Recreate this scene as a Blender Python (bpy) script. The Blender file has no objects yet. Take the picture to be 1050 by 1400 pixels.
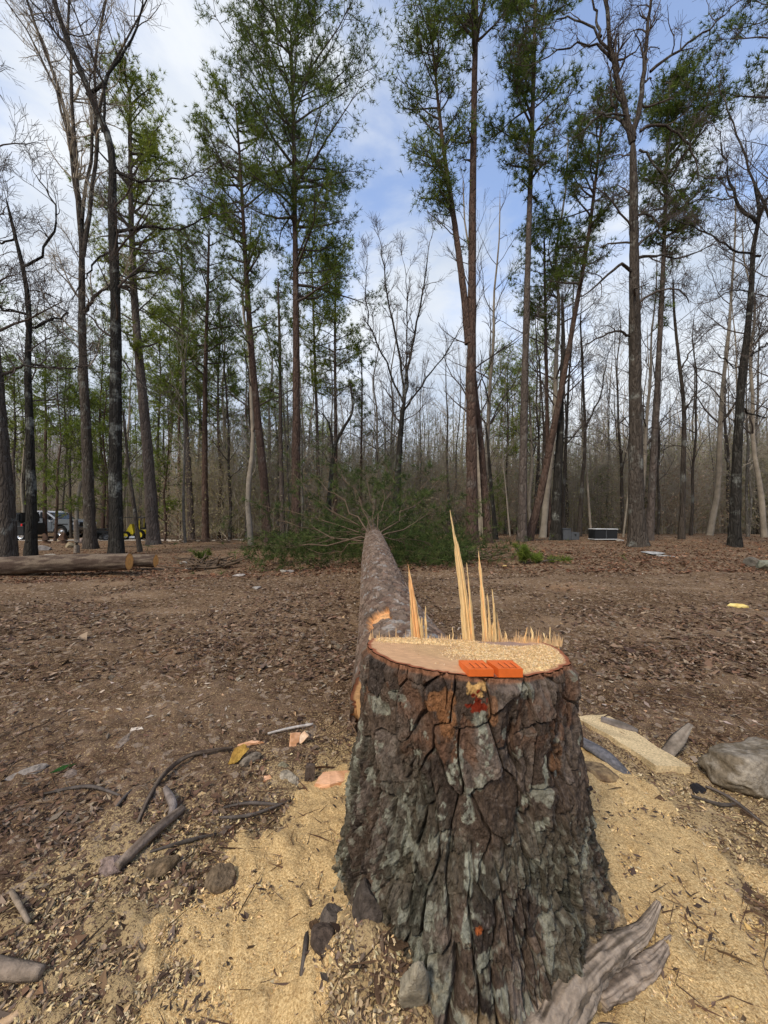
import bpy, bmesh, math, random
import numpy as np
from mathutils import Vector, Matrix, Euler

# ------------------------------------------------------------------ camera, world, sun
S = bpy.context.scene
COL = S.collection
F, CX, HY, EYE = 527.0, 525.0, 708.0, 1.12
cam_d = bpy.data.cameras.new('camera'); cam = bpy.data.objects.new('camera', cam_d); COL.objects.link(cam)
cam.location = (0, 0, EYE); cam.rotation_euler = (math.radians(90), 0, 0)
cam_d.sensor_fit = 'VERTICAL'; cam_d.sensor_height = 24; cam_d.lens = F / 1400 * 24
cam_d.shift_y = 8 / 1400; cam_d.clip_start = 0.02; cam_d.clip_end = 1500
S.camera = cam
SUN_EL, SUN_AZ = 48, 215          # azimuth measured clockwise from +Y
S.view_settings.view_transform = 'Standard'; S.view_settings.look = 'None'
S.view_settings.exposure = 0.45; S.view_settings.gamma = 1
S.view_settings.use_curve_mapping = False
S.cycles.max_bounces = 6; S.cycles.diffuse_bounces = 3; S.cycles.transparent_max_bounces = 8
W = bpy.data.worlds.new('World'); S.world = W; W.use_nodes = True
def world():
    nt = W.node_tree; N, L = nt.nodes, nt.links; N.clear()
    out = N.new('ShaderNodeOutputWorld'); bg = N.new('ShaderNodeBackground')
    sky = N.new('ShaderNodeTexSky'); sky.sky_type = 'NISHITA'; sky.sun_disc = False
    sky.sun_elevation = math.radians(SUN_EL); sky.sun_rotation = math.radians(SUN_AZ)
    sky.air_density = 1.0; sky.dust_density = 0.6; sky.ozone_density = 2.0
    tc = N.new('ShaderNodeTexCoord')
    mp = N.new('ShaderNodeMapping'); mp.inputs['Scale'].default_value = (1.0, 1.0, 1.7); mp.inputs['Location'].default_value = (3.1, 0.4, 1.2)
    L.new(tc.outputs['Generated'], mp.inputs['Vector'])
    n1 = N.new('ShaderNodeTexNoise'); n1.inputs['Scale'].default_value = 2.3; n1.inputs['Detail'].default_value = 8
    n1.inputs['Roughness'].default_value = 0.56; n1.inputs['Distortion'].default_value = 0.35
    L.new(mp.outputs[0], n1.inputs['Vector'])
    sep = N.new('ShaderNodeSeparateXYZ'); L.new(tc.outputs['Generated'], sep.inputs[0])
    # more cloud to the west (left) and low down
    mx = N.new('ShaderNodeMath'); mx.operation = 'MULTIPLY_ADD'; L.new(sep.outputs[0], mx.inputs[0]); mx.inputs[1].default_value = -0.15
    L.new(n1.outputs['Fac'], mx.inputs[2])
    mz = N.new('ShaderNodeMath'); mz.operation = 'MULTIPLY_ADD'; L.new(sep.outputs[2], mz.inputs[0]); mz.inputs[1].default_value = -0.42
    L.new(mx.outputs[0], mz.inputs[2])
    r = N.new('ShaderNodeMapRange'); r.inputs['From Min'].default_value = 0.13; r.inputs['From Max'].default_value = 0.36
    r.inputs['To Min'].default_value = 0.08; r.inputs['To Max'].default_value = 0.94; r.interpolation_type = 'SMOOTHSTEP'
    L.new(mz.outputs[0], r.inputs['Value'])
    n2 = N.new('ShaderNodeTexNoise'); n2.inputs['Scale'].default_value = 2.4; n2.inputs['Detail'].default_value = 4
    L.new(mp.outputs[0], n2.inputs['Vector'])
    cr = N.new('ShaderNodeValToRGB'); e = cr.color_ramp.elements
    e[0].position = 0.30; e[0].color = (4.9, 5.7, 6.9, 1); e[1].position = 0.62; e[1].color = (8.3, 8.6, 8.9, 1)
    L.new(n2.outputs['Fac'], cr.inputs[0])
    tint = N.new('ShaderNodeMix'); tint.data_type = 'RGBA'; tint.blend_type = 'MULTIPLY'; tint.inputs[0].default_value = 1.0
    L.new(sky.outputs[0], tint.inputs[6]); tint.inputs[7].default_value = (3.0, 2.75, 2.7, 1)
    mix = N.new('ShaderNodeMix'); mix.data_type = 'RGBA'
    L.new(r.outputs[0], mix.inputs[0]); L.new(tint.outputs[2], mix.inputs[6]); L.new(cr.outputs[0], mix.inputs[7])
    L.new(mix.outputs[2], bg.inputs[0]); bg.inputs[1].default_value = 0.085
    L.new(bg.outputs[0], out.inputs[0])
world()
sl = bpy.data.lights.new('sun', 'SUN'); so = bpy.data.objects.new('sun', sl); COL.objects.link(so)
sl.energy = 2.1; sl.angle = math.radians(11); sl.color = (1.0, 0.89, 0.74)
_a, _e = math.radians(SUN_AZ), math.radians(SUN_EL)
so.rotation_euler = Vector((math.sin(_a) * math.cos(_e), math.cos(_a) * math.cos(_e), math.sin(_e))).to_track_quat('Z', 'Y').to_euler()

# ------------------------------------------------------------------ helpers
def P(px, py, Y):
    return np.array([(px - CX) / F * Y, Y, EYE - (py - HY) / F * Y])

def h2(ix, iy, seed):
    ix = ix.astype(np.int64) & 0xffffffff; iy = iy.astype(np.int64) & 0xffffffff
    h = (ix * 374761393 + iy * 668265263 + seed * 2246822519) & 0xffffffff
    h = ((h ^ (h >> 13)) * 1274126177) & 0xffffffff
    h = ((h ^ (h >> 16)) * 2246822519) & 0xffffffff
    h = h ^ (h >> 15)
    return (h & 0xffffff) / float(0x1000000)
def vn(x, y, seed=0):
    x = np.asarray(x, float); y = np.asarray(y, float)
    ix = np.floor(x); iy = np.floor(y); fx = x - ix; fy = y - iy
    fx = fx * fx * fx * (fx * (fx * 6 - 15) + 10); fy = fy * fy * fy * (fy * (fy * 6 - 15) + 10)
    a = h2(ix, iy, seed); b = h2(ix + 1, iy, seed); c = h2(ix, iy + 1, seed); d = h2(ix + 1, iy + 1, seed)
    return (a + (b - a) * fx) * (1 - fy) + (c + (d - c) * fx) * fy
def fbm(x, y, seed=0, o=4, g=0.5):
    s = 0; a = 1; t = 0
    for i in range(o):
        s = s + a * vn(x * 2 ** i + 17.3 * i, y * 2 ** i - 9.1 * i, seed + i * 31); t += a; a *= g
    return s / t
def voro(x, y, seed=0, jit=0.9):
    ix = np.floor(x); iy = np.floor(y)
    f1 = np.full(x.shape, 9.0); f2 = np.full(x.shape, 9.0); cid = np.zeros(x.shape); cx = np.zeros(x.shape); cy = np.zeros(x.shape)
    for dx in (-1, 0, 1):
        for dy in (-1, 0, 1):
            jx = ix + dx; jy = iy + dy
            qx = jx + 0.5 + jit * (h2(jx, jy, seed) - .5); qy = jy + 0.5 + jit * (h2(jx, jy, seed + 7) - .5)
            d = np.hypot(x - qx, y - qy)
            new = d < f1
            f2 = np.where(new, f1, np.minimum(f2, d))
            cid = np.where(new, h2(jx, jy, seed + 13), cid); cx = np.where(new, qx, cx); cy = np.where(new, qy, cy)
            f1 = np.where(new, d, f1)
    return f1, f2 - f1, cid, x - cx, y - cy
def ss(a, b, x):
    t = np.clip((np.asarray(x, float) - a) / (b - a), 0, 1); return t * t * (3 - 2 * t)

def mesh_np(name, V, faces, smooth=True, cols=None, mats=None, midx=None, attrs=None):
    V = np.asarray(V, np.float32); me = bpy.data.meshes.new(name)
    if isinstance(faces, list) and isinstance(faces[0], list): faces = np.array(faces)
    faces = [np.asarray(f, np.int32) for f in (faces if isinstance(faces, list) else [faces]) if len(f)]
    nl = sum(f.size for f in faces); nf = sum(len(f) for f in faces)
    me.vertices.add(len(V)); me.vertices.foreach_set('co', V.ravel())
    me.loops.add(nl); me.polygons.add(nf)
    me.loops.foreach_set('vertex_index', np.concatenate([f.ravel() for f in faces]))
    tot = np.concatenate([np.full(len(f), f.shape[1], np.int32) for f in faces])
    st = np.concatenate([[0], np.cumsum(tot)[:-1]]).astype(np.int32)
    me.polygons.foreach_set('loop_start', st)
    me.polygons.foreach_set('use_smooth', np.full(nf, smooth, bool))
    if mats:
        for m in mats: me.materials.append(m)
    if midx is not None: me.polygons.foreach_set('material_index', np.asarray(midx, np.int32))
    if cols is not None:
        a = me.attributes.new('Col', 'FLOAT_COLOR', 'POINT')
        c = np.ones((len(V), 4), np.float32); c[:, :3] = cols; a.data.foreach_set('color', c.ravel())
    for k, v in (attrs or {}).items():
        a = me.attributes.new(k, 'FLOAT', 'POINT'); a.data.foreach_set('value', np.asarray(v, np.float32))
    me.update(calc_edges=True); me.validate()
    return me
def link(name, me, parent=None, **kw):
    o = bpy.data.objects.new(name, me); COL.objects.link(o)
    if parent is not None: o.parent = parent
    for k, v in kw.items(): o[k] = v
    return o
def thing(name, label, cat, loc=(0, 0, 0), rz=0, group=None):
    o = bpy.data.objects.new(name, None); COL.objects.link(o); o.location = loc; o.rotation_euler = (0, 0, rz)
    o['label'] = label; o['category'] = cat
    if group: o['group'] = group
    o.empty_display_size = 0.1
    return o
def tag(o, label, cat, group=None):
    o['label'] = label; o['category'] = cat
    if group: o['group'] = group
    return o
def grid_faces(nr, nc, wrap=False, off=0):
    r = np.arange(nr - 1)[:, None]; c = np.arange(nc if wrap else nc - 1)[None, :]
    a = r * nc + c; b = r * nc + (c + 1) % nc
    return (np.stack([a, b, b + nc, a + nc], -1).reshape(-1, 4) + off)

class Tubes:
    """collects tapered tubes, builds them all at once"""
    def __init__(s): s.g = {}; s.n = 0
    def add(s, pts, rad, sides=4):
        pts = np.asarray(pts, float); s.g.setdefault((len(pts), sides), []).append((pts, np.asarray(rad, float))); s.n += 1
    def geo(s, rough=0.0, seed=1):
        VV, FF, off = [], [], 0
        rng = np.random.default_rng(seed)
        for (n, k), lst in s.g.items():
            P_ = np.array([a for a, b in lst]); R_ = np.array([b for a, b in lst]); B = len(lst)
            T = np.gradient(P_, axis=1); T /= np.linalg.norm(T, axis=2, keepdims=True) + 1e-9
            ref = np.where(np.abs(T[:, :1, 2:3]) > 0.8, np.array([1.0, 0.05, 0]), np.array([0, 0.05, 1.0]))
            U = np.cross(T, ref); U /= np.linalg.norm(U, axis=2, keepdims=True) + 1e-9; Wv = np.cross(T, U)
            a = np.arange(k) / k * 2 * math.pi
            rr = R_[:, :, None] * (1 + rough * (rng.random((B, n, k)) - .5) * 2)
            V = P_[:, :, None, :] + rr[..., None] * (U[:, :, None, :] * np.cos(a)[None, None, :, None] + Wv[:, :, None, :] * np.sin(a)[None, None, :, None])
            VV.append(V.reshape(-1, 3))
            f = grid_faces(n, k, True)[:, ::-1]
            FF.append((f[None] + (np.arange(B) * n * k)[:, None, None]).reshape(-1, 4) + off)
            off += B * n * k
        return np.concatenate(VV), [np.concatenate(FF)]
def smooth_path(pts, n):
    pts = np.asarray(pts, float); d = np.r_[0, np.cumsum(np.linalg.norm(np.diff(pts, axis=0), axis=1))]
    t = np.linspace(0, d[-1], n)
    # catmull-rom
    out = []
    for q in t:
        i = min(max(np.searchsorted(d, q) - 1, 0), len(pts) - 2); u = (q - d[i]) / (d[i + 1] - d[i])
        p0 = pts[max(i - 1, 0)]; p1 = pts[i]; p2 = pts[i + 1]; p3 = pts[min(i + 2, len(pts) - 1)]
        out.append(.5 * ((2 * p1) + (-p0 + p2) * u + (2 * p0 - 5 * p1 + 4 * p2 - p3) * u * u + (-p0 + 3 * p1 - 3 * p2 + p3) * u ** 3))
    return np.array(out)

# ------------------------------------------------------------------ materials
def mat(name, base=None, rough=0.85, attr=False, noise=None, bump=None, stretch=(1, 1, 1), spec=0.06, metal=0.0, sub=0.0, amp=0.5):
    """base colour (or colour attribute) times fine noise, with bump"""
    m = bpy.data.materials.new(name); m.use_nodes = True; nt = m.node_tree; N, L = nt.nodes, nt.links
    b = N['Principled BSDF']; b.inputs['Roughness'].default_value = rough; b.inputs['Specular IOR Level'].default_value = spec
    b.inputs['Metallic'].default_value = metal
    tc = N.new('ShaderNodeTexCoord'); mp = N.new('ShaderNodeMapping'); mp.inputs['Scale'].default_value = stretch
    L.new(tc.outputs['Object'], mp.inputs['Vector'])
    if attr:
        src = N.new('ShaderNodeAttribute'); src.attribute_name = 'Col'; csock = src.outputs['Color']
    else:
        src = N.new('ShaderNodeRGB'); src.outputs[0].default_value = (*base, 1); csock = src.outputs[0]
    if noise:
        nz = N.new('ShaderNodeTexNoise'); nz.inputs['Scale'].default_value = noise; nz.inputs['Detail'].default_value = 5; nz.inputs['Roughness'].default_value = 0.62
        L.new(mp.outputs[0], nz.inputs['Vector'])
        mr = N.new('ShaderNodeMapRange'); mr.inputs['From Min'].default_value = .25; mr.inputs['From Max'].default_value = .75
        mr.inputs['To Min'].default_value = 1 - amp; mr.inputs['To Max'].default_value = 1 + amp; L.new(nz.outputs['Fac'], mr.inputs['Value'])
        mu = N.new('ShaderNodeVectorMath'); mu.operation = 'SCALE'; L.new(csock, mu.inputs[0]); L.new(mr.outputs[0], mu.inputs['Scale'])
        csock = mu.outputs[0]
    L.new(csock, b.inputs['Base Color'])
    if bump:
        sc, st, dist = bump
        nb = N.new('ShaderNodeTexNoise'); nb.inputs['Scale'].default_value = sc; nb.inputs['Detail'].default_value = 6; nb.inputs['Roughness'].default_value = 0.65
        L.new(mp.outputs[0], nb.inputs['Vector'])
        bp = N.new('ShaderNodeBump'); bp.inputs['Strength'].default_value = st; bp.inputs['Distance'].default_value = dist
        L.new(nb.outputs['Fac'], bp.inputs['Height']); L.new(bp.outputs[0], b.inputs['Normal'])
    return m
def bark_mat(name, c1, c2, lichen=0.25, scale=1.0, plate=(9, 9, 3.2), lc=(.30, .31, .27)):
    m = bpy.data.materials.new(name); m.use_nodes = True; nt = m.node_tree; N, L = nt.nodes, nt.links
    b = N['Principled BSDF']; b.inputs['Roughness'].default_value = .95; b.inputs['Specular IOR Level'].default_value = .05
    tc = N.new('ShaderNodeTexCoord'); oi = N.new('ShaderNodeObjectInfo')
    ad = N.new('ShaderNodeVectorMath'); ad.operation = 'ADD'; L.new(tc.outputs['Object'], ad.inputs[0])
    mp = N.new('ShaderNodeMapping'); mp.inputs['Scale'].default_value = tuple(p * scale for p in plate); L.new(ad.outputs[0], mp.inputs['Vector'])
    L.new(oi.outputs['Random'], ad.inputs[1])
    wz = N.new('ShaderNodeTexNoise'); wz.inputs['Scale'].default_value = 1.2; wz.inputs['Detail'].default_value = 3; L.new(mp.outputs[0], wz.inputs['Vector'])
    wa = N.new('ShaderNodeVectorMath'); wa.operation = 'MULTIPLY_ADD'; L.new(wz.outputs['Color'], wa.inputs[0]); wa.inputs[1].default_value = (1.1, 1.1, 1.1); L.new(mp.outputs[0], wa.inputs[2])
    vo = N.new('ShaderNodeTexVoronoi'); vo.feature = 'DISTANCE_TO_EDGE'; vo.inputs['Scale'].default_value = 1.0; L.new(wa.outputs[0], vo.inputs['Vector'])
    vc = N.new('ShaderNodeTexVoronoi'); vc.inputs['Scale'].default_value = 1.0; L.new(wa.outputs[0], vc.inputs['Vector'])
    nz = N.new('ShaderNodeTexNoise'); nz.inputs['Scale'].default_value = 3.0; nz.inputs['Detail'].default_value = 6; nz.inputs['Roughness'].default_value = .7; L.new(mp.outputs[0], nz.inputs['Vector'])
    mx = N.new('ShaderNodeMix'); mx.data_type = 'RGBA'; mx.inputs[6].default_value = (*c1, 1); mx.inputs[7].default_value = (*c2, 1)
    av = N.new('ShaderNodeMath'); av.operation = 'MULTIPLY_ADD'; av.inputs[1].default_value = .5; sx = N.new('ShaderNodeSeparateColor'); L.new(vc.outputs['Color'], sx.inputs[0])
    L.new(sx.outputs[0], av.inputs[0]); n2 = N.new('ShaderNodeMath'); n2.operation = 'MULTIPLY'; n2.inputs[1].default_value = .55; L.new(nz.outputs['Fac'], n2.inputs[0]); L.new(n2.outputs[0], av.inputs[2])
    L.new(av.outputs[0], mx.inputs[0])
    ln = N.new('ShaderNodeTexNoise'); ln.inputs['Scale'].default_value = 2.3; ln.inputs['Detail'].default_value = 5; ln.inputs['Roughness'].default_value = .7; L.new(ad.outputs[0], ln.inputs['Vector'])
    lr = N.new('ShaderNodeMapRange'); lr.inputs['From Min'].default_value = .55; lr.inputs['From Max'].default_value = .68; lr.inputs['To Max'].default_value = lichen; L.new(ln.outputs['Fac'], lr.inputs['Value'])
    ml = N.new('ShaderNodeMix'); ml.data_type = 'RGBA'; L.new(lr.outputs[0], ml.inputs[0]); L.new(mx.outputs[2], ml.inputs[6]); ml.inputs[7].default_value = (*lc, 1)
    L.new(ml.outputs[2], b.inputs['Base Color'])
    r = N.new('ShaderNodeMapRange'); r.inputs['From Max'].default_value = .22; L.new(vo.outputs['Distance'], r.inputs['Value'])
    hs = N.new('ShaderNodeMath'); hs.operation = 'MULTIPLY_ADD'; hs.inputs[1].default_value = .5; L.new(nz.outputs['Fac'], hs.inputs[0]); L.new(r.outputs[0], hs.inputs[2])
    bp = N.new('ShaderNodeBump'); bp.inputs['Strength'].default_value = 1.0; bp.inputs['Distance'].default_value = .03
    L.new(hs.outputs[0], bp.inputs['Height']); L.new(bp.outputs[0], b.inputs['Normal'])
    return m
def leaf_mat(name, trans=0.25):
    m = bpy.data.materials.new(name); m.use_nodes = True; nt = m.node_tree; N, L = nt.nodes, nt.links
    b = N['Principled BSDF']; b.inputs['Roughness'].default_value = .75; b.inputs['Specular IOR Level'].default_value = .08
    at = N.new('ShaderNodeAttribute'); at.attribute_name = 'Col'; L.new(at.outputs['Color'], b.inputs['Base Color'])
    tr = N.new('ShaderNodeBsdfTranslucent'); L.new(at.outputs['Color'], tr.inputs[0])
    mx = N.new('ShaderNodeMixShader'); mx.inputs[0].default_value = trans; L.new(b.outputs[0], mx.inputs[1]); L.new(tr.outputs[0], mx.inputs[2])
    L.new(mx.outputs[0], N['Material Output'].inputs[0])
    return m

M = {}
M['bark_stump'] = mat('stump_bark', attr=True, rough=.85, noise=90, bump=(170, 1.0, .010), stretch=(1, 1, .5), spec=.06, amp=.6)
M['bark_log'] = mat('felled_bark', attr=True, rough=.9, noise=60, bump=(80, .7, .006), amp=.45)
M['wood'] = mat('fresh_wood', attr=True, rough=.75, noise=45, bump=(160, .5, .002), stretch=(6, 6, .6), amp=.22)
M['wood_flat'] = mat('fresh_wood_chunk', attr=True, rough=.7, noise=40, bump=(120, .5, .002), stretch=(1, 4, 4), amp=.22)
M['chip'] = mat('chips', attr=True, rough=.85, spec=.1)
M['dust'] = mat('sawdust', attr=True, rough=.9, noise=130, bump=(220, .9, .004), amp=.5)
M['litter'] = leaf_mat('litter', .12)
M['needles'] = leaf_mat('needles', .42)
M['pine'] = bark_mat('pine_bark', (.048, .034, .027), (.135, .088, .066), .18)
M['pine_pale'] = bark_mat('pine_bark_grey', (.06, .05, .042), (.15, .12, .10), .25)
M['hard'] = bark_mat('hardwood_bark', (.045, .037, .03), (.115, .095, .076), .55, plate=(14, 14, 3))
M['dark'] = bark_mat('dark_bark', (.02, .019, .017), (.06, .054, .045), .65, plate=(16, 16, 3))
M['pale'] = bark_mat('pale_bark', (.09, .08, .065), (.19, .17, .14), .4)
M['farwood_haze'] = mat('far_bark_haze', (.28, .24, .185), rough=.95, noise=3, amp=.4)  # bark colour lightened to stand in for air haze on far trunks
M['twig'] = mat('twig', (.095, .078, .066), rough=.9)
M['twig_pale_haze'] = mat('twig_pale_haze', (.40, .345, .265), rough=.9)  # pale twigs, lightened further in colour to imitate air haze
M['fallen_limb'] = mat('fallen_limb', (.115, .082, .055), rough=.85, noise=12, bump=(30, .5, .004), amp=.4)
M['stone'] = mat('stone', attr=True, rough=.95, noise=60, bump=(110, 1.0, .010), amp=.5, spec=.1)
M['driftwood'] = mat('weathered_wood', attr=True, rough=.9, noise=30, bump=(90, .9, .006), amp=.5)
M['orange'] = mat('orange_plastic', (.70, .135, .02), rough=.5, noise=40, bump=(120, .25, .001), amp=.14, spec=.4)
M['orange_side'] = M['orange']
M['print'] = mat('dark_print', (.06, .02, .012), rough=.7)

# ------------------------------------------------------------------ ground
SX, SY = .238, 1.15           # stump centre
def sawmask(x, y):
    n = fbm(x * 5, y * 5, 5, 4) - .5; n2 = fbm(x * 14, y * 14, 9, 3) - .5
    def el(cx, cy, rx, ry, rot=0):
        c, s_ = math.cos(rot), math.sin(rot); dx = x - cx; dy = y - cy
        return 1 - np.hypot((dx * c + dy * s_) / rx, (-dx * s_ + dy * c) / ry)
    a = np.maximum(el(-.25, 1.14, .29, .47, -.12), el(-.27, .82, .26, .4)) * 1.0
    a = np.maximum(a, el(.86, 1.28, .30, .62, -.12)); a = np.maximum(a, el(.80, .85, .36, .4))
    a = np.maximum(a, el(.62, 1.6, .45, .42) * .8)
    foot = np.exp(-((x - .06) / .17) ** 2 - ((y - .83) / .22) ** 2)
    dense = ss(.0, .20, a + n * .95 + n2 * .70 - foot * .55)
    b = np.maximum(el(-.55, 1.05, .75, .62), el(1.0, 1.15, .85, .95)); b = np.maximum(b, el(.2, 1.2, 1.0, 1.1))
    sparse = ss(-.1, .5, b + n * .5 + n2 * .35)
    return dense, sparse
def ground_z(x, y):
    x = np.asarray(x, float); y = np.asarray(y, float)
    r = np.hypot(x, y)
    z = .30 * ss(1.8, 10, y) * ss(-5, 0.5, x)
    z = z - 1.2 * ss(16, 45, y) * ss(-10, 0, x) - .6 * ss(34, 60, y) + 15 * ss(60, 170, r) - .28 * ss(14, 26, y) * ss(-5, -10, x)
    a = ss(1.0, 5, r)
    z = z + (fbm(x * .35, y * .35, 3, 3) - .5) * .16 * a + (fbm(x * 1.3, y * 1.3, 4, 3) - .5) * (.05 + .02 * a)
    # old wheel ruts crossing the clearing
    q = y - 6.2 - .25 * x + .7 * np.sin(x * .35)
    z = z - .05 * np.exp(-(q / .28) ** 2) * ss(1, 3, r) - .04 * np.exp(-((q - 1.7) / .25) ** 2)
    z = z + .13 * np.exp(-((x + .03) / .17) ** 2 - ((y - .86) / .15) ** 2) 
    z = z + .07 * np.exp(-((x - SX) ** 2 + (y - SY) ** 2) / .30) + .03 * np.exp(-((x + .25) ** 2 + (y - 1.1) ** 2) / .09)
    return z
def gz(x, y): return float(ground_z(np.array([x]), np.array([y]))[0])
def on_ground(px, py, up=0.0):
    """point where the ray through photo point (px, py) meets the ground"""
    Y = 1.12 * F / max(py - HY, 4)
    for _ in range(30):
        x = (px - CX) / F * Y; g = gz(x, Y) + up
        Y = .5 * Y + .5 * (EYE - g) * F / (py - HY)
    x = (px - CX) / F * Y
    return np.array([x, Y, gz(x, Y) + up])
def build_ground():
    nr, nc = 350, 500
    rad = np.concatenate([[.0], np.geomspace(.35, 260, nr - 1)])
    t = np.linspace(-1, 1, nc, endpoint=False)
    ang = np.pi / 2 + np.pi * (0.56 * t + 0.44 * t ** 5)
    R, A = np.meshgrid(rad, ang, indexing='ij')
    x = R * np.cos(A); y = R * np.sin(A) - .15
    z = ground_z(x, y)
    near = 1 - ss(3, 9, R)
    dns = sawmask(x, y)[0]
    z += near * ((fbm(x * 9, y * 9, 21, 4) - .5) * .035 * (1 - .6 * dns) + (fbm(x * 38, y * 38, 22, 3) - .5) * .014)
    z += (1 - near) * (fbm(x * 3, y * 3, 23, 3) - .5) * .06
    f1, e, cid, _, _ = voro(x * 16, y * 16, 41)
    z += near * (cid > .6) * (.016 * ss(.0, .3, e)) * cid
    d, s_ = sawmask(x, y)
    z += d * .012
    V = np.stack([x, y, z], -1).reshape(-1, 3)
    f = grid_faces(nr, nc, True)
    me = mesh_np('ground', V, f, attrs={'saw': d.ravel(), 'chips': s_.ravel()})
    m = bpy.data.materials.new('forest_floor'); m.use_nodes = True; nt = m.node_tree; N, L = nt.nodes, nt.links
    b = N['Principled BSDF']; b.inputs['Roughness'].default_value = .97; b.inputs['Specular IOR Level'].default_value = .04
    tc = N.new('ShaderNodeTexCoord'); co = tc.outputs['Object']
    def noise(s, det=5, ro=.6, v=co):
        n = N.new('ShaderNodeTexNoise'); n.inputs['Scale'].default_value = s; n.inputs['Detail'].default_value = det; n.inputs['Roughness'].default_value = ro
        L.new(v, n.inputs['Vector']); return n.outputs['Fac']
    def rng(v, a, b_, c=0, d_=1):
        r = N.new('ShaderNodeMapRange'); r.inputs['From Min'].default_value = a; r.inputs['From Max'].default_value = b_
        r.inputs['To Min'].default_value = c; r.inputs['To Max'].default_value = d_; L.new(v, r.inputs['Value']); return r.outputs[0]
    def mix(f_, a, b_):
        x_ = N.new('ShaderNodeMix'); x_.data_type = 'RGBA'
        L.new(f_, x_.inputs[0]) if not isinstance(f_, float) else setattr(x_.inputs[0], 'default_value', f_)
        for k, v in ((6, a), (7, b_)):
            if isinstance(v, tuple): x_.inputs[k].default_value = (*v, 1)
            else: L.new(v, x_.inputs[k])
        return x_.outputs[2]
    c = mix(rng(noise(26), .35, .65), (.046, .026, .015), (.125, .073, .043))
    st = N.new('ShaderNodeMapping'); st.inputs['Scale'].default_value = (.5, 1.6, 1); st.inputs['Rotation'].default_value = (0, 0, .25); L.new(co, st.inputs[0])
    c = mix(rng(noise(1.1, 6, .62, st.outputs[0]), .46, .66, 0, .8), c, (.235, .155, .095))        # pale bare clay
    c = mix(rng(noise(.8, 5, .6, st.outputs[0]), .60, .74, 0, .6), c, (.25, .125, .06))           # orange clay
    c = mix(rng(noise(150, 3, .7), .60, .68, 0, .8), c, (.30, .22, .15))                           # small pale bits
    c = mix(rng(noise(75, 3, .7), .33, .40, .7, 0), c, (.03, .02, .015))
    vo = N.new('ShaderNodeTexVoronoi'); vo.inputs['Scale'].default_value = 34; vo.inputs['Randomness'].default_value = 1; L.new(co, vo.inputs[0])
    sc = N.new('ShaderNodeSeparateColor'); L.new(vo.outputs['Color'], sc.inputs[0])
    c = mix(rng(sc.outputs[0], .80, .84, 0, .75), c, (.20, .135, .09))                             # leaf-sized flecks
    c = mix(rng(sc.outputs[1], .90, .93, 0, .8), c, (.31, .235, .17))
    at = N.new('ShaderNodeAttribute'); at.attribute_name = 'chips'
    ad = N.new('ShaderNodeMath'); ad.operation = 'MULTIPLY_ADD'; L.new(at.outputs['Fac'], ad.inputs[0]); ad.inputs[1].default_value = .16; L.new(noise(110, 3, .7), ad.inputs[2])
    c = mix(rng(ad.outputs[0], .56, .64, 0, .85), c, (.50, .36, .18))
    a2 = N.new('ShaderNodeAttribute'); a2.attribute_name = 'saw'
    ad2 = N.new('ShaderNodeMath'); ad2.operation = 'MULTIPLY_ADD'; L.new(a2.outputs['Fac'], ad2.inputs[0]); ad2.inputs[1].default_value = .75; L.new(noise(48, 6, .75), ad2.inputs[2])
    sd = mix(rng(noise(190, 4, .8), .36, .64), (.36, .21, .075), (.92, .67, .33))
    sd = mix(rng(noise(23, 4, .7), .50, .72, 0, .6), sd, (.30, .19, .09))
    c = mix(rng(ad2.outputs[0], .76, .92), c, sd)
    L.new(c, b.inputs['Base Color'])
    bp = N.new('ShaderNodeBump'); bp.inputs['Strength'].default_value = .9; bp.inputs['Distance'].default_value = .018
    hh = N.new('ShaderNodeMath'); hh.operation = 'MULTIPLY_ADD'; hh.inputs[1].default_value = .35; L.new(noise(200, 4, .75), hh.inputs[0]); L.new(noise(40, 5, .7), hh.inputs[2])
    L.new(hh.outputs[0], bp.inputs['Height']); L.new(bp.outputs[0], b.inputs['Normal'])
    me.materials.append(m)
    link('ground', me, kind='structure')
build_ground()

# ------------------------------------------------------------------ stump
def stump_R(th, z):
    zp = np.array([-.20, -.05, .04, .12, .28, .50, .76]); rp = np.array([.46, .415, .385, .360, .333, .295, .279])
    r = np.interp(z, zp, rp)
    for a, amp, w, h in ((-10, .085, .30, .11), (-92, .15, .30, .15), (-168, .05, .3, .13), (-138, .03, .25, .2), (-52, .02, .15, .3), (60, .1, .4, .12), (120, .1, .4, .12)):
        d = (th - math.radians(a) + np.pi) % (2 * np.pi) - np.pi
        r = r + amp * np.exp(-(d / w) ** 2) * np.exp(-np.maximum(z + .02, 0) / h)
    for a, amp, w in ((-75, -.035, .13), (-45, -.045, .16), (-122, -.03, .13), (-150, -.03, .1)):
        d = (th - math.radians(a) + np.pi) % (2 * np.pi) - np.pi
        r = r + amp * np.exp(-(d / w) ** 2) * np.exp(-np.maximum(z, 0) / .22)
    return r
def topz(x, y):  # plane of the back cut
    return .735 - .09 * (y - SY) - .03 * (x - SX)
def proj(V):
    return CX + V[..., 0] / V[..., 1] * F, HY + (EYE - V[..., 2]) / V[..., 1] * F
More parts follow.
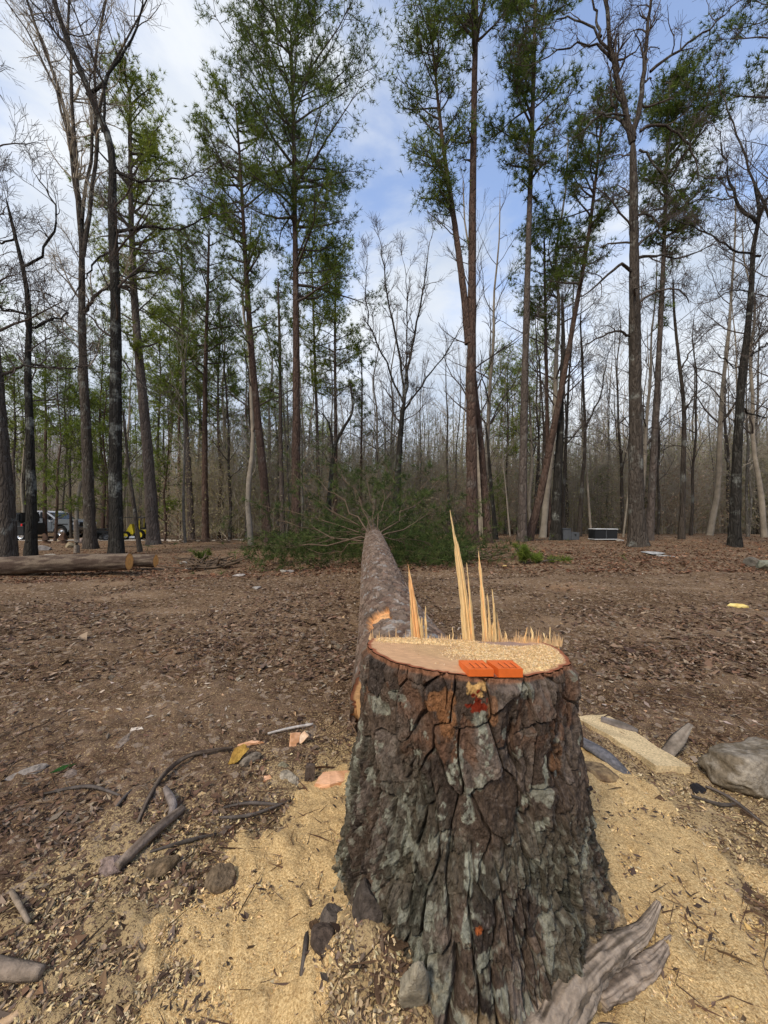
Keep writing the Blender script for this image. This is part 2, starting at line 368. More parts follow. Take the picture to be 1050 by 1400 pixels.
def build_stump():
    root = thing('tree_stump', 'big freshly cut pine stump with scaly grey bark and tall yellow splinters in the foreground', 'stump', (SX, SY, 0))
    nc, nr = 680, 420
    t = np.linspace(-1, 1, nc, endpoint=False)
    th1 = -np.pi / 2 + np.pi * (.62 * t + .38 * t ** 5)
    zt = np.linspace(0, 1, nr)
    TH, T = np.meshgrid(th1, zt, indexing='ij'); TH = TH.T; T = T.T
    xt = SX + .286 * np.cos(TH); yt = SY + .286 * np.sin(TH)
    ztop = topz(xt, yt) - .06 * ss(.05, .12, yt - SY)
    Z = -.14 + (ztop + .14) * T
    U = TH * .32
    # domain warp
    wu = (fbm(U * 9, Z * 5, 50, 4) - .5) * .055; wv = (fbm(U * 8, Z * 6, 55, 4) - .5) * .07
    up = ss(.30, .48, Z + (fbm(U * 7, Z * 5, 57, 3) - .5) * .22 - .10 * ss(-.5, -.7, U))     # large plates high, ridges low
    f1, e1, c1, dx1, dy1 = voro((U + wu) / .082, (Z + wv) / .125, 60)
    g1, e2, c2, dx2, dy2 = voro((U + wu * .8) / .040, (Z + wv * 1.2) / .115, 61)
    g3, e3, c3, _, _ = voro((U + wu * .6 + (fbm(U * 70, Z * 40, 74, 3) - .5) * .02) / .020, (Z + wv + (fbm(U * 60, Z * 50, 75, 3) - .5) * .03) / .052, 62)
    deep = ss(.25, .6, fbm(U * 14, Z * 5, 63, 3))
    big = .008 + .016 * deep
    hA = big * 1.15 * ss(.0, .065, e1) + .012 * c1 + .006 * (dx1 * (c1 - .5) * 2 + dy1 * (c2 - .5)) * ss(0, .3, e1)
    hB = (.008 + .016 * deep) * ss(.0, .16, e2) + .008 * c2
    hB = hB + .0025 * ss(0, .15, e3) + .0025 * c3 + .018 * (fbm(U * 30 + wu * 20, Z * 9, 73, 4) - .5)
    tf = fbm((U + wu) * 22, (Z + wv) * 15, 64, 4) * 7
    fr = tf - np.floor(tf); terr = (np.floor(tf) + ss(0, .10, fr)) / 7
    tf2 = fbm(U * 55, Z * 30, 66, 4) * 8; fr2 = tf2 - np.floor(tf2); terr2 = (np.floor(tf2) + ss(0, .12, fr2)) / 8
    h = hA * up + hB * (1 - up) + .015 * terr + .009 * terr2
    h = h + (fbm(U * 120, Z * 80, 67, 3) - .5) * .009 * (1.6 - up)
    low = 1 - ss(.0, .22, Z)
    h = h + low * ((fbm(U * 26, Z * 18, 68, 4) - .5) * .035)
    fis = fbm(U * 12 + wu * 30, Z * 1.6, 69, 4); fis = np.exp(-((fis - .5) / .018) ** 2) * ss(.35, .55, fbm(U * 5, Z * 4, 71, 2))
    h = h - .022 * fis
    rdg = 1 - np.abs(fbm(U * 42 + wu * 25, Z * 7 + wv * 10, 76, 4) * 2 - 1); h = h + (1 - up) * (rdg - .8) * .022
    h = h + (.030 - h) * (.65 * ss(.972, .992, T))
    R = stump_R(TH, Z) + h - .030
    X = SX + R * np.cos(TH); Y = SY + R * np.sin(TH)
    V = np.stack([X, Y, Z], -1)
    # colours
    base = np.array([.095, .066, .046]); gry = np.array([.165, .130, .102]); red = np.array([.15, .078, .045]); drk = np.array([.042, .034, .029])
    k = c1 * up + c2 * (1 - up)
    col = base + (gry - base) * ss(.35, 1, k)[..., None] * .8
    col = col + (drk - col) * (ss(.0, .5, .5 - k)[..., None] * .8)
    lay = h2(np.floor(tf), np.floor(c1 * 97), 3) * .6 + h2(np.floor(tf2), np.floor(tf), 4) * .4
    col = col * (.55 + .85 * lay[..., None]); col = col + (np.array([.24, .20, .165]) - col) * (.40 * (1 - ss(.03, .13, fr)) * (fr > .0))[..., None] * ss(.45, .6, vn(U * 60, Z * 40, 77))[..., None]
    px, py = proj(V)
    rd = ss(.76, .94, fbm(U * 10 + terr * 2, Z * 8, 72, 3) + .22 * ss(.45, .7, Z)) * (.35 + .65 * up)
    col = col + (red - col) * (rd * .75)[..., None]
    def ell(cx, cy, rx, ry, n=.55, fq=26, seed=80):
        return ss(.0, .22, 1 - np.hypot((px - cx) / rx, (py - cy) / ry) + (fbm(U * fq * 2.2, Z * fq * 2, seed, 4) - .5) * 2.2 * n)
    og = np.array([.26, .12, .05])
    o_ = np.maximum(ell(612, 975, 14, 34), ell(600, 958, 22, 14)); o_ = np.maximum(o_, ell(675, 972, 8, 22) * .8); o_ = np.maximum(o_, ell(760, 1040, 9, 26) * .6)
    col = col + (og - col) * (o_ * .8)[..., None]
    lic = np.array([.31, .31, .235]) * (.7 + .6 * fbm(U * 130, Z * 110, 99, 3))[..., None]
    l_ = np.zeros_like(U)
    for a in ((627, 1040, 9, 34), (618, 1055, 7, 14), (641, 1110, 10, 26), (656, 1185, 9, 22), (661, 1005, 6, 22), (668, 1040, 7, 22), (640, 1085, 6, 12), (613, 1143, 8, 8), (573, 1030, 6, 6), (530, 1115, 5, 16),
              (745, 1056, 4, 10), (716, 1095, 5, 9), (655, 985, 5, 8), (640, 1200, 7, 34), (638, 1270, 9, 30), (740, 1130, 12, 8), (605, 1110, 8, 12)):
        l_ = np.maximum(l_, ell(*a, n=.75))
    l_ = l_ * ss(.36, .50, fbm(U * 110, Z * 90, 98, 4)); l_ = np.maximum(l_, .75 * ss(.68, .71, fbm(U * 30, Z * 22, 83, 5) + .02 * (1 - up)))
    l_ = np.maximum(l_, .38 * ss(.60, .70, fbm(U * 90, Z * 70, 84, 3) + .10 * (fbm(U * 6, Z * 5, 86, 3) - .4)) * (1 - up))
    spk = vn(U * 420, Z * 300, 87); col = col * (.80 + .4 * spk[..., None])
    moss = np.array([.070, .074, .050]); mo = ss(.42, .62, fbm(U * 6, Z * 5, 85, 3) + .10 * (1 - up)) * (1 - up)
    col = col + (moss - col) * (mo * .45)[..., None]
    col = col + (lic - col) * (l_ * .85)[..., None]
    edge = (1 - ss(0, .12, e1)) * up * (1 - ss(.0, .06, e1)) 
    # resin and torn wood under the wedges
    rs = ell(654, 961, 12, 14, 1.1, 40); ry_ = ell(652, 942, 12, 9, 1.1, 44, 89)
    col = col + (np.array([.20, .028, .012]) - col) * rs[..., None]; col = col + (np.array([.55, .33, .12]) - col) * (ry_ * (1 - rs))[..., None]
    # sawdust and reddish inner bark caught at the rim and foot
    rim = ss(.985, .992, T); col = col + (np.array([.30, .14, .075]) - col) * (rim * .85)[..., None]
    du = ss(.52, .66, fbm(U * 40, Z * 40, 88, 4) + .30 * (1 - ss(.02, .20, Z)) - .10) * (1 - ss(.05, .24, Z))
    col = col + (np.array([.50, .36, .19]) - col) * (du * .75)[..., None]
    sp = ell(655, 1273, 5, 7, 1.0, 40); col = col + (np.array([.35, .10, .03]) - col) * sp[..., None]
    me = mesh_np('bark', (V - [SX, SY, 0]).reshape(-1, 3), grid_faces(nr, nc, True), False, cols=np.clip(col, 0, 1).reshape(-1, 3), mats=[M['bark_stump']])
    link('bark', me, root)
    # ---- cut face: polar grid, back cut flat in front, notch floor behind the hinge
    na, nrr = 220, 90
    a = np.arange(na) / na * 2 * np.pi
    rimR = np.interp(a, np.sort(th1 % (2 * np.pi)), (R[-1])[np.argsort(th1 % (2 * np.pi))], period=2 * np.pi)
    q = np.linspace(0, 1, nrr) ** .8
    Q, A = np.meshgrid(q, a, indexing='ij')
    rr = Q * (rimR[None, :] - .002)
    x = SX + rr * np.cos(A); y = SY + rr * np.sin(A)
    hinge = y - (SY + .085 + .012 * np.sin(x * 30) + (vn(x * 60, x * 0, 5) - .5) * .02)
    z = topz(x, y) + .002 - .06 * ss(0, .02, hinge) + (fbm(x * 60, y * 60, 90, 3) - .5) * .003
    d = np.hypot(x - SX - .01, y - SY + .02) + .012 * fbm(x * 6, y * 6, 91, 2)
    ring = .5 + .5 * np.sin(d * 2 * np.pi / .0065)
    col = np.array([.66, .42, .21]) * (1 - .30 * ring[..., None]) * (1 - .12 * (vn((x * .8 + y * .6) * 260, x * 3, 95))[..., None]) * (1 - .15 * fbm(x * 25, y * 25, 92, 3))[..., None]
    pk = ss(.45, .75, Q); col = col + (np.array([.60, .34, .19]) - col) * (pk * .5)[..., None]
    rb = ss(.955, .975, Q + (fbm(x * 50, y * 50, 94, 2) - .5) * .02); col = col + (np.array([.28, .10, .05]) - col) * rb[..., None]
    pur = ss(.0, .3, 1 - np.hypot((x - SX - .14) / .12, (y - SY - .04) / .05) + (fbm(x * 30, y * 30, 93, 3) - .5)); col = col + (np.array([.24, .17, .16]) - col) * (pur * .7)[..., None]
    V2 = np.stack([x - SX, y - SY, z], -1).reshape(-1, 3)
    me = mesh_np('cut_face', V2, grid_faces(nrr, na, True), cols=col.reshape(-1, 3), mats=[M['wood_flat']])
    link('cut_face', me, root)
    # ---- splinters left standing along the hinge
    rng = np.random.default_rng(5)
    def splinter(pts, w_px, n, Y=1.235, seed=0, jag=.35, depth=.014):
        """pts: photo points base..tip along the axis; a bundle of fibres that end at different heights"""
        r_ = np.random.default_rng(seed)
        path = np.array([P(p[0], p[1], Y) for p in pts]); path[0, 2] -= .05
        path[:, 1] += np.linspace(0, .02, len(path)) * r_.normal()
        w = w_px * 1.02 / F * Y; vs, fs, cs = [], [], []; off = 0
        dens = 14; full = smooth_path(path, dens)
        for i in range(n):
            f = (i + .5) / n - .5
            end = 1 - (abs(f * 2) ** 1.2) * jag * r_.uniform(.8, 1.5) - r_.uniform(0, .05)
            end = np.clip(end, .12, 1.0)
            tt = np.linspace(0, end, dens)
            cc = np.stack([np.interp(tt, np.linspace(0, 1, dens), full[:, k_]) for k_ in range(3)], 1)
            tip = 1 - tt
            cc[:, 0] += f * w * (.10 + .90 * tip ** .72) + r_.normal(0, .0006, dens)
            cc[:, 1] += r_.uniform(-.5, .5) * depth * tip + .001
            wid = w / n * .75 * (.25 + .75 * (1 - tt / end) ** .5) + .0005; wid[-1] = .0002
            dp = wid * 1.3
            sec = np.array([[-1, 0], [-.3, -1], [.8, -.5], [.9, .7], [-.4, 1]])
            v = cc[:, None, :] + np.stack([sec[None, :, 0] * wid[:, None], sec[None, :, 1] * dp[:, None], np.zeros((dens, 5))], -1)
            v[..., 0] += r_.normal(0, .0003, (dens, 5))
            vs.append(v.reshape(-1, 3)); fs.append(grid_faces(dens, 5, True) + off); off += dens * 5
            b_ = np.array([.84, .61, .30]) * r_.uniform(.72, 1.12) + (np.array([.12, -.06, -.06]) if r_.random() < .2 else 0)
            c = np.tile(b_, (dens * 5, 1)) * (1 + r_.normal(0, .04, (dens * 5, 1))); cs.append(c)
        V = np.concatenate(vs) - [SX, SY, 0]
        me = mesh_np('splinter', V, np.concatenate(fs), smooth=False, cols=np.clip(np.concatenate(cs), 0, 1), mats=[M['wood']])
        return link('splinter', me, root)
    splinter([(573, 877), (565, 825), (558, 770)], 17, 13, seed=1, jag=.40)
    splinter([(584, 877), (582, 850), (582, 822)], 4, 4, seed=2)
    splinter([(579, 877), (576, 850), (575, 838)], 5, 4, seed=22)
    splinter([(642, 876), (633, 800), (624, 735), (617, 692)], 14, 12, seed=3, jag=.28)
    splinter([(648, 876), (643, 830), (637, 768)], 5, 5, seed=4, jag=.5)
    splinter([(666, 879), (659, 815), (652, 748)], 9, 8, seed=5, jag=.28)
    for i, (x0, x1, y1, w) in enumerate(((673, 665, 806, 9), (680, 673, 800, 7), (677, 671, 812, 8), (684, 680, 836, 8), (689, 682, 848, 5), (695, 690, 860, 7), (717, 716, 849, 5), (731, 729, 858, 9), (736, 733, 866, 8),
                                         (751, 751, 856, 3), (749, 747, 868, 10), (762, 761, 872, 9), (507, 507, 866, 5), (615, 615, 865, 5), (620, 619, 857, 3), (549, 548, 868, 6), (600, 600, 870, 5))):
        splinter([(x0, 881), (.5 * (x0 + x1), .5 * (881 + y1)), (x1, y1)], w, max(3, int(w * .9)), seed=20 + i, Y=1.235, jag=.6)
    # short torn fringe along the hinge: far too fine to pick apart
    vs, fs, cs = [], [], []; n = 420
    fx = np.r_[rng.uniform(505, 765, 160), rng.uniform(660, 768, 260)]
    hh = rng.gamma(2, .0045, n) + .004; hh[160:] *= .35 + 2.0 * vn(fx[160:] * .09, fx[160:] * 0, 8)
    for i in range(n):
        p = P(fx[i], 878, 1.235 + rng.uniform(-.012, .02)); p[2] = topz(p[0], p[1]) - .008
        w_ = rng.uniform(.0012, .004); tipx = rng.normal(0, .003)
        q_ = np.array([[-w_, 0, 0], [w_, 0, 0], [0, w_, 0], [tipx, 0, hh[i] + .008]]) + p; vs.append(q_)
        fs.append(np.array([[0, 1, 3], [1, 2, 3], [2, 0, 3]]) + 4 * i)
        cs.append(np.tile(np.array([.74, .49, .25]) * rng.uniform(.7, 1.15), (4, 1)))
    me = mesh_np('torn_fibre', np.concatenate(vs) - [SX, SY, 0], np.concatenate(fs), smooth=False, cols=np.clip(np.concatenate(cs), 0, 1), mats=[M['wood']])
    link('torn_fibre', me, root, kind='stuff')
    return R[-1], th1
rimR, rimTh = build_stump()

def scatter_quads(name, X, Y, Z, size, aspect, cols, tilt, matl, rng, bend=0.25, yaw=None, parent=None, kind='stuff', tris=False):
    """flat curled flakes: 4-vertex kites bent along the middle (2 triangles each)"""
    n = len(X); a = rng.uniform(0, 2 * np.pi, n) if yaw is None else yaw
    T = np.stack([np.cos(a), np.sin(a), rng.normal(0, tilt, n)], 1); T /= np.linalg.norm(T, axis=1)[:, None]
    B = np.stack([-np.sin(a), np.cos(a), rng.normal(0, tilt, n)], 1); B /= np.linalg.norm(B, axis=1)[:, None]
    Nn = np.cross(T, B); c = np.stack([X, Y, Z], 1)
    s = size[:, None]; w = (size * aspect)[:, None]
    k = rng.uniform(-bend, bend, n)[:, None] * s
    v = np.stack([c - T * s, c - B * w * rng.uniform(.7, 1.1, (n, 1)) + T * s * rng.uniform(-.4, .3, (n, 1)) + Nn * k, c + T * s, c + B * w * rng.uniform(.7, 1.1, (n, 1)) + T * s * rng.uniform(-.4, .3, (n, 1)) + Nn * k], 1)
    i = np.arange(n)[:, None] * 4
    f = np.concatenate([i + [0, 1, 2], i + [0, 2, 3]])
    me = mesh_np(name, v.reshape(-1, 3), f, smooth=False, cols=np.repeat(cols, 4, 0), mats=[matl])
    o = link(name, me, parent)
    if kind: o['kind'] = kind
    return o
def pick(rng, palette, n, var=.25):
    p = np.array(palette); c = p[rng.integers(0, len(p), n)]
    return np.clip(c * rng.uniform(1 - var, 1 + var, (n, 1)) * rng.uniform(.95, 1.05, (n, 3)), 0, 1)

def sawdust_on_stump():
    rng = np.random.default_rng(7)
    # heaped layer
    nx, ny = 240, 170
    gx = np.linspace(SX - .30, SX + .30, nx); gy = np.linspace(SY - .30, SY + .11, ny)
    X, Y = np.meshgrid(gx, gy)
    def thick(X, Y):
        a = np.arctan2(Y - SY, X - SX); r = np.hypot(X - SX, Y - SY)
        rim = np.interp((a - rimTh[0]) % (2 * np.pi) + rimTh[0], rimTh, rimR, period=2 * np.pi) - .008
        inside = ss(0, .02, rim - r) * ss(0, .02, SY + .075 - Y)
        m = .30 + .75 * np.exp(-((Y - SY - .045) / .035) ** 2) * (X < SX + .08) + .9 * ss(SX + .02, SX + .12, X) * ss(SY + .05, SY - .02, Y) + .5 * np.exp(-((X - SX + .02) ** 2 + (Y - SY + .08) ** 2) / .012)
        m = m - .55 * ss(SX + .02, SX - .10, X) * (1 - np.exp(-((Y - SY - .05) / .04) ** 2)) - 1.0 * ss(0, .3, 1 - np.hypot((X - SX - .14) / .11, (Y - SY - .045) / .04))
        m = m + (fbm(X * 22, Y * 22, 100, 4) - .5) * 1.1
        return (m - .32) * inside - (1 - inside) * .8, m
    t, m = thick(X, Y)
    z = topz(X, Y) + np.clip(t, -.4, 1.2) * .0095 + (fbm(X * 260, Y * 260, 101, 2) - .5) * .0032 + (fbm(X * 90, Y * 90, 102, 2) - .5) * .003
    col = np.array([.74, .52, .25]) * (1 + (fbm(X * 300, Y * 300, 103, 2) - .5)[..., None] * .7)
    keep = (t[:-1, :-1] > -.35)
    f = grid_faces(ny, nx)[keep.ravel()]
    me = mesh_np('sawdust_layer', np.stack([X, Y, z], -1).reshape(-1, 3), f, cols=np.clip(col, 0, 1).reshape(-1, 3), mats=[M['dust']])
    link('sawdust_layer', me, kind='stuff', label='pale yellow sawdust lying on the cut face of the stump')
    n = 26000
    x = rng.uniform(SX - .29, SX + .29, n); y = rng.uniform(SY - .29, SY + .09, n)
    t, _ = thick(x, y); k = t > -.12 + rng.uniform(-.18, .1, n)
    x, y, t = x[k], y[k], t[k]
    z = topz(x, y) + np.clip(t, 0, 1.2) * .0095 + rng.uniform(.0005, .004, len(x))
    scatter_quads('sawdust_grain', x, y, z, rng.uniform(.0012, .0032, len(x)), .45, pick(rng, [(.74, .54, .30), (.62, .41, .18), (.8, .62, .38), (.55, .33, .14)], len(x)), .6, M['chip'], rng)
sawdust_on_stump()

def wedge(label, L0, R0, L1, R1, rot=0):
    """felling wedge; photo points of back-left, back-right, front-left, front-right of its top face"""
    root = thing('felling_wedge', label, 'wedge')
    fl = P(*L1, .862); fr = P(*R1, .862); bl = P(*L0, .94); br = P(*R0, .94)
    mid = (fl + fr + bl + br) / 4; root.location = mid
    zb = topz(mid[0], mid[1]) + .004
    for p in (fl, fr): p[2] = zb + .019 + rot * .003
    for p in (bl, br): p[2] = zb + .011 + rot * .002
    bm = bmesh.new(); n = 12
    def lerp(a, b, t): return a + (b - a) * t
    top = [[bm.verts.new(lerp(lerp(fl, fr, i / n), lerp(bl, br, i / n), j / 6) - mid - np.array([0, 0, .0022 if (1 <= j <= 4 and i in (4, 7, 10)) else 0])) for i in range(n + 1)] for j in range(7)]
    bot = [[bm.verts.new((lambda q: np.array([q[0] - mid[0], q[1] - mid[1], zb - .001 + .004 * (1 if j == 0 else 0) - mid[2]]))(lerp(lerp(fl, fr, i / n), lerp(bl, br, i / n), j / 6))) for i in range(n + 1)] for j in range(7)]
    for j in range(6):
        for i in range(n):
            bm.faces.new((top[j][i], top[j][i + 1], top[j + 1][i + 1], top[j + 1][i]))
            bm.faces.new((bot[j][i], bot[j + 1][i], bot[j + 1][i + 1], bot[j][i + 1]))
    for i in range(n):
        bm.faces.new((bot[0][i], bot[0][i + 1], top[0][i + 1], top[0][i])); bm.faces.new((bot[6][i + 1], bot[6][i], top[6][i], top[6][i + 1]))
    for j in range(6):
        bm.faces.new((bot[j + 1][0], bot[j][0], top[j][0], top[j + 1][0])); bm.faces.new((bot[j][n], bot[j + 1][n], top[j + 1][n], top[j][n]))
    ed = [e for e in bm.edges if len(e.link_faces) == 2 and e.calc_face_angle(0) > .8]
    bmesh.ops.bevel(bm, geom=ed, offset=.0012, segments=2, affect='EDGES', profile=.6)
    bmesh.ops.recalc_face_normals(bm, faces=bm.faces)
    me = bpy.data.meshes.new('wedge_body'); bm.to_mesh(me); bm.free(); me.materials.append(M['orange']); link('wedge_body', me, root)
    # dark grooves and worn stamp line on the top
    for u in (4, 7, 10):
        a = lerp(lerp(fl, fr, u / n), lerp(bl, br, u / n), .22) - mid; b = lerp(lerp(fl, fr, u / n), lerp(bl, br, u / n), .78) - mid
        w = .0007; z = -.0012
        me = mesh_np('groove', [a + [-w, 0, z], a + [w, 0, z], b + [w, 0, z], b + [-w, 0, z]], [[0, 1, 2, 3]], mats=[M['print']]); link('groove', me, root)
    rng = np.random.default_rng(int(fl[0] * 1e4)); vs, fs = [], []
    for i in range(16):
        u0 = .18 + i * .045; u1 = u0 + rng.uniform(.02, .04); a = lerp(lerp(fl, fr, u0), lerp(bl, br, u0), .12) - mid; b = lerp(lerp(fl, fr, u1), lerp(bl, br, u1), .12) - mid
        hh = rng.uniform(.001, .0035); vs += [a + [0, 0, .0008], b + [0, 0, .0008], b + [0, hh, .0008 - hh * .15], a + [0, hh, .0008 - hh * .15]]; fs.append([4 * i, 4 * i + 1, 4 * i + 2, 4 * i + 3])
    me = mesh_np('worn_stamp', vs, fs, mats=[M['print']]); link('worn_stamp', me, root)
wedge('left orange plastic felling wedge on the front rim of the stump', (627, 903), (660, 902), (641, 918), (675, 917))
wedge('right orange plastic felling wedge, touching its twin on the stump rim', (665, 902), (700, 903), (682, 918), (715, 917), rot=1)

# ------------------------------------------------------------------ felled pine
def needle_mesh(name, C, D, n_blade, ln, wd, rng, cols, parent=None, spread=.9, kind='stuff'):
    n = len(C); C = np.repeat(C, n_blade, 0); D = np.repeat(D, n_blade, 0); cc = np.repeat(cols, n_blade, 0)
    m = len(C); d = D + rng.normal(0, spread, (m, 3)); d /= np.linalg.norm(d, axis=1)[:, None] + 1e-9
    sd = np.cross(d, rng.normal(0, 1, (m, 3))); sd /= np.linalg.norm(sd, axis=1)[:, None] + 1e-9
    L = (ln * rng.uniform(.6, 1.15, m))[:, None]; w = (wd * rng.uniform(.6, 1.2, m))[:, None]
    v = np.stack([C - sd * w, C + sd * w, C + d * L], 1).reshape(-1, 3)
    f = np.arange(m * 3).reshape(-1, 3)
    me = mesh_np(name, v, f, smooth=False, cols=np.repeat(np.clip(cc * rng.uniform(.8, 1.2, (m, 1)), 0, 1), 3, 0), mats=[M['needles']])
    if parent is None: return me
    o = link(name, me, parent)
    if kind: o['kind'] = kind
    return o

def felled_tree():
    root = thing('felled_pine', 'long felled pine trunk lying away from the stump with its green crown still on', 'felled tree', (.14, 1.62, 0))
    O = np.array([.14, 1.62, 0])
    ax = np.array([[.14, 1.62, .33], [.074, 2.3, .392], [.017, 3, .456], [-.042, 4, .547], [-.09, 5, .615], [-.16, 6.5, .715], [-.26, 8.6, .85], [-.42, 11.5, 1.0], [-.55, 14, 1.25]])
    rd = [.275, .222, .196, .188, .185, .165, .13, .08, .02]
    n = 440; c = smooth_path(ax, n)
    dist = np.r_[0, np.cumsum(np.linalg.norm(np.diff(c, axis=0), axis=1))]
    # denser rings near the camera
    s = np.linspace(0, 1, n) ** 1.9 * dist[-1]
    c = np.stack([np.interp(s, dist, c[:, k]) for k in range(3)], 1)
    r = np.interp(c[:, 1], ax[:, 1], rd)
    k = 170; a = np.arange(k) / k * 2 * np.pi                       # 0 = +X, 90 = up
    A, Sg = np.meshgrid(a, s)
    U = A * .2; wu = (fbm(U * 14, Sg * 8, 110, 3) - .5) * .05; wv = (fbm(U * 12, Sg * 9, 111, 3) - .5) * .06
    f1, e1, c1, dx, dy = voro((U + wu) / .042, (Sg + wv) / .062, 112)
    tf = fbm(U * 30, Sg * 22, 113, 3) * 5; fr = tf - np.floor(tf); terr = (np.floor(tf) + ss(0, .2, fr)) / 5
    h = .018 * ss(0, .16, e1) + .007 * c1 + .008 * terr + .006 * dy * (c1 - .3) + (fbm(U * 90, Sg * 60, 114, 2) - .5) * .003
    R = r[:, None] * (1 + .02 * np.sin(A * 3 + Sg)) + (h - .018) * np.clip(r[:, None] / .19, .3, 1)
    base = np.array([.165, .120, .088]); c_ = base * (.50 + .80 * c1[..., None]) * (1 + .4 * (terr[..., None] - .5))
    c_ = c_ + (np.array([.115, .065, .045]) - c_) * (ss(.6, .8, vn(c1 * 91, c1 * 31, 3)) * .5)[..., None]
    c_ = c_ + (np.array([.36, .35, .32]) - c_) * (.45 * ss(.68, .72, fbm(U * 26, Sg * 16, 116, 4)))[..., None]
    # saw nick that bared the wood on the upper left near the butt
    ang0 = math.radians(122); dA = (A - ang0 + np.pi) % (2 * np.pi) - np.pi
    yy = c[:, 1][:, None] + 0 * A
    rough = (fbm(U * 60, Sg * 60, 118, 3) - .5)
    patch = (np.maximum(np.abs(dA) * .21 / .062, np.abs(yy - 2.14) / .11) + rough * .35) < 1
    patch |= (np.hypot((dA * .21 - .045) / .018, (yy - 2.02) / .05) + rough) < 1
    R = np.where(patch, r[:, None] - .030 + .004 * rough, R)
    wc = np.array([.62, .33, .14]) * (1 + .5 * (fbm(U * 200, Sg * 12, 119, 3) - .5)[..., None]); c_ = np.where(patch[..., None], wc, c_)
    T = np.gradient(c, axis=0); T /= np.linalg.norm(T, axis=1)[:, None]
    side = np.cross(T, [0, 0, 1]); side /= np.linalg.norm(side, axis=1)[:, None]; upv = np.cross(side, T)
    V = c[:, None] + R[..., None] * (side[:, None] * np.cos(A)[..., None] + upv[:, None] * np.sin(A)[..., None])
    me = mesh_np('trunk', (V - O).reshape(-1, 3), grid_faces(n, k, True), False, cols=np.clip(c_, 0, 1).reshape(-1, 3), mats=[M['bark_log']]); link('trunk', me, root)
    # butt face: torn and sawn
    q = np.linspace(0, 1, 30); Q, A2 = np.meshgrid(q, a, indexing='ij')
    rr = Q * (R[0][None] - .001)
    pt = c[0] + rr[..., None] * (side[0] * np.cos(A2)[..., None] + upv[0] * np.sin(A2)[..., None])
    lo = ss(.02, -.02, rr * np.sin(A2)); pt[..., 1] += -.0 + .10 * lo * (rr * -np.sin(A2)) / .2 + (fbm(pt[..., 0] * 40, pt[..., 2] * 40, 120, 2) - .5) * .01
    cc = np.array([.68, .40, .19]) * (1 - .2 * (.5 + .5 * np.sin(rr * 900))[..., None]); cc = np.where((Q > .94)[..., None], np.array([.22, .09, .05]), cc)
    me = mesh_np('butt_face', (pt - O).reshape(-1, 3), grid_faces(30, k, True), cols=cc.reshape(-1, 3), mats=[M['wood_flat']]); link('butt_face', me, root)
    # strip of torn yellow wood hanging at the left of the butt
    rng = np.random.default_rng(12)
    pl = np.array([P(489, 932, 1.60), P(490, 955, 1.59), P(492, 975, 1.585), P(494, 998, 1.58)])
    w = [.003, .011, .011, .002]
    v = []
    for p_, w_ in zip(pl, w): v += [p_ + [-w_, 0, 0], p_ + [w_, .01, 0], p_ + [w_, .03, 0], p_ + [-w_, .03, 0]]
    me = mesh_np('torn_strip', np.array(v) - O, grid_faces(4, 4, True), smooth=False, cols=np.tile([.72, .42, .18], (16, 1)), mats=[M['wood']]); link('torn_strip', me, root)
    # limbs: each its own part
    limbs, needC, needD = [], [], []
    spec = [  # photo end points (px, py, dY) seen in the photograph, start along trunk Y
        (6.6, [(480, 700, 7.2), (452, 672, 7.8), (425, 656, 8.3)], .028), (6.5, [(470, 735, 7.0), (415, 722, 7.4), (365, 700, 8.0)], .03), (6.5, [(470, 737, 6.7), (430, 746, 6.9), (350, 742, 7.6)], .03),
        (6.8, [(497, 700, 7.2), (480, 665, 7.6), (462, 640, 8.0)], .026), (7.0, [(508, 700, 7.3), (505, 680, 7.6), (498, 640, 8.2)], .024), (6.9, [(520, 700, 7.2), (528, 680, 7.6), (540, 655, 8.2)], .024),
        (6.7, [(545, 712, 7.2), (575, 685, 7.8), (600, 655, 8.6)], .028), (6.8, [(550, 722, 7.1), (590, 705, 7.6), (640, 690, 8.4)], .026), (7.5, [(460, 700, 8.3), (420, 668, 9.0), (400, 640, 9.8)], .028),
        (7.4, [(450, 715, 8.0), (400, 700, 8.6), (340, 690, 9.4)], .026), (7.8, [(550, 690, 8.6), (580, 660, 9.3), (590, 640, 10)], .026), (8.2, [(560, 705, 9), (610, 690, 9.8), (660, 680, 10.5)], .026),
        (6.6, [(480, 748, 6.7), (450, 755, 6.9), (400, 750, 7.1)], .018), (7.2, [(490, 690, 7.8), (470, 655, 8.4), (450, 620, 9)], .02), (8.0, [(520, 690, 8.6), (530, 655, 9.2), (525, 625, 10)], .022),
        (7.6, [(555, 735, 7.9), (590, 745, 8.0), (620, 760, 8.0)], .022), (7.0, [(550, 742, 7.1), (570, 755, 7.1), (590, 765, 7.0)], .018), (7.3, [(455, 740, 7.6), (400, 745, 8.0), (330, 738, 8.6)], .022)]
    for y0, pts, r0 in spec:
        st = np.array([np.interp(y0, ax[:, 1], ax[:, i]) for i in range(3)])
        path = np.array([st] + [P(a_, b_, c2) for a_, b_, c2 in pts])
        limbs.append((path, r0))
    for i in range(10):
        y0 = rng.uniform(8, 13.5); st = np.array([np.interp(y0, ax[:, 1], ax[:, j]) for j in range(3)])
        an = rng.uniform(-.5, np.pi + .5); L = rng.uniform(1.2, 2.6) * (1.15 - (y0 - 8) / 9)
        d = np.array([math.cos(an), rng.uniform(.3, .9), math.sin(an)]) ; d /= np.linalg.norm(d)
        w1 = rng.normal(0, .14, 3); limbs.append((np.array([st, st + d * L * .4 + w1, st + d * L * .75 - w1 * .5 + [0, .2, .1], st + d * L + [0, .4, .25]]), .020))
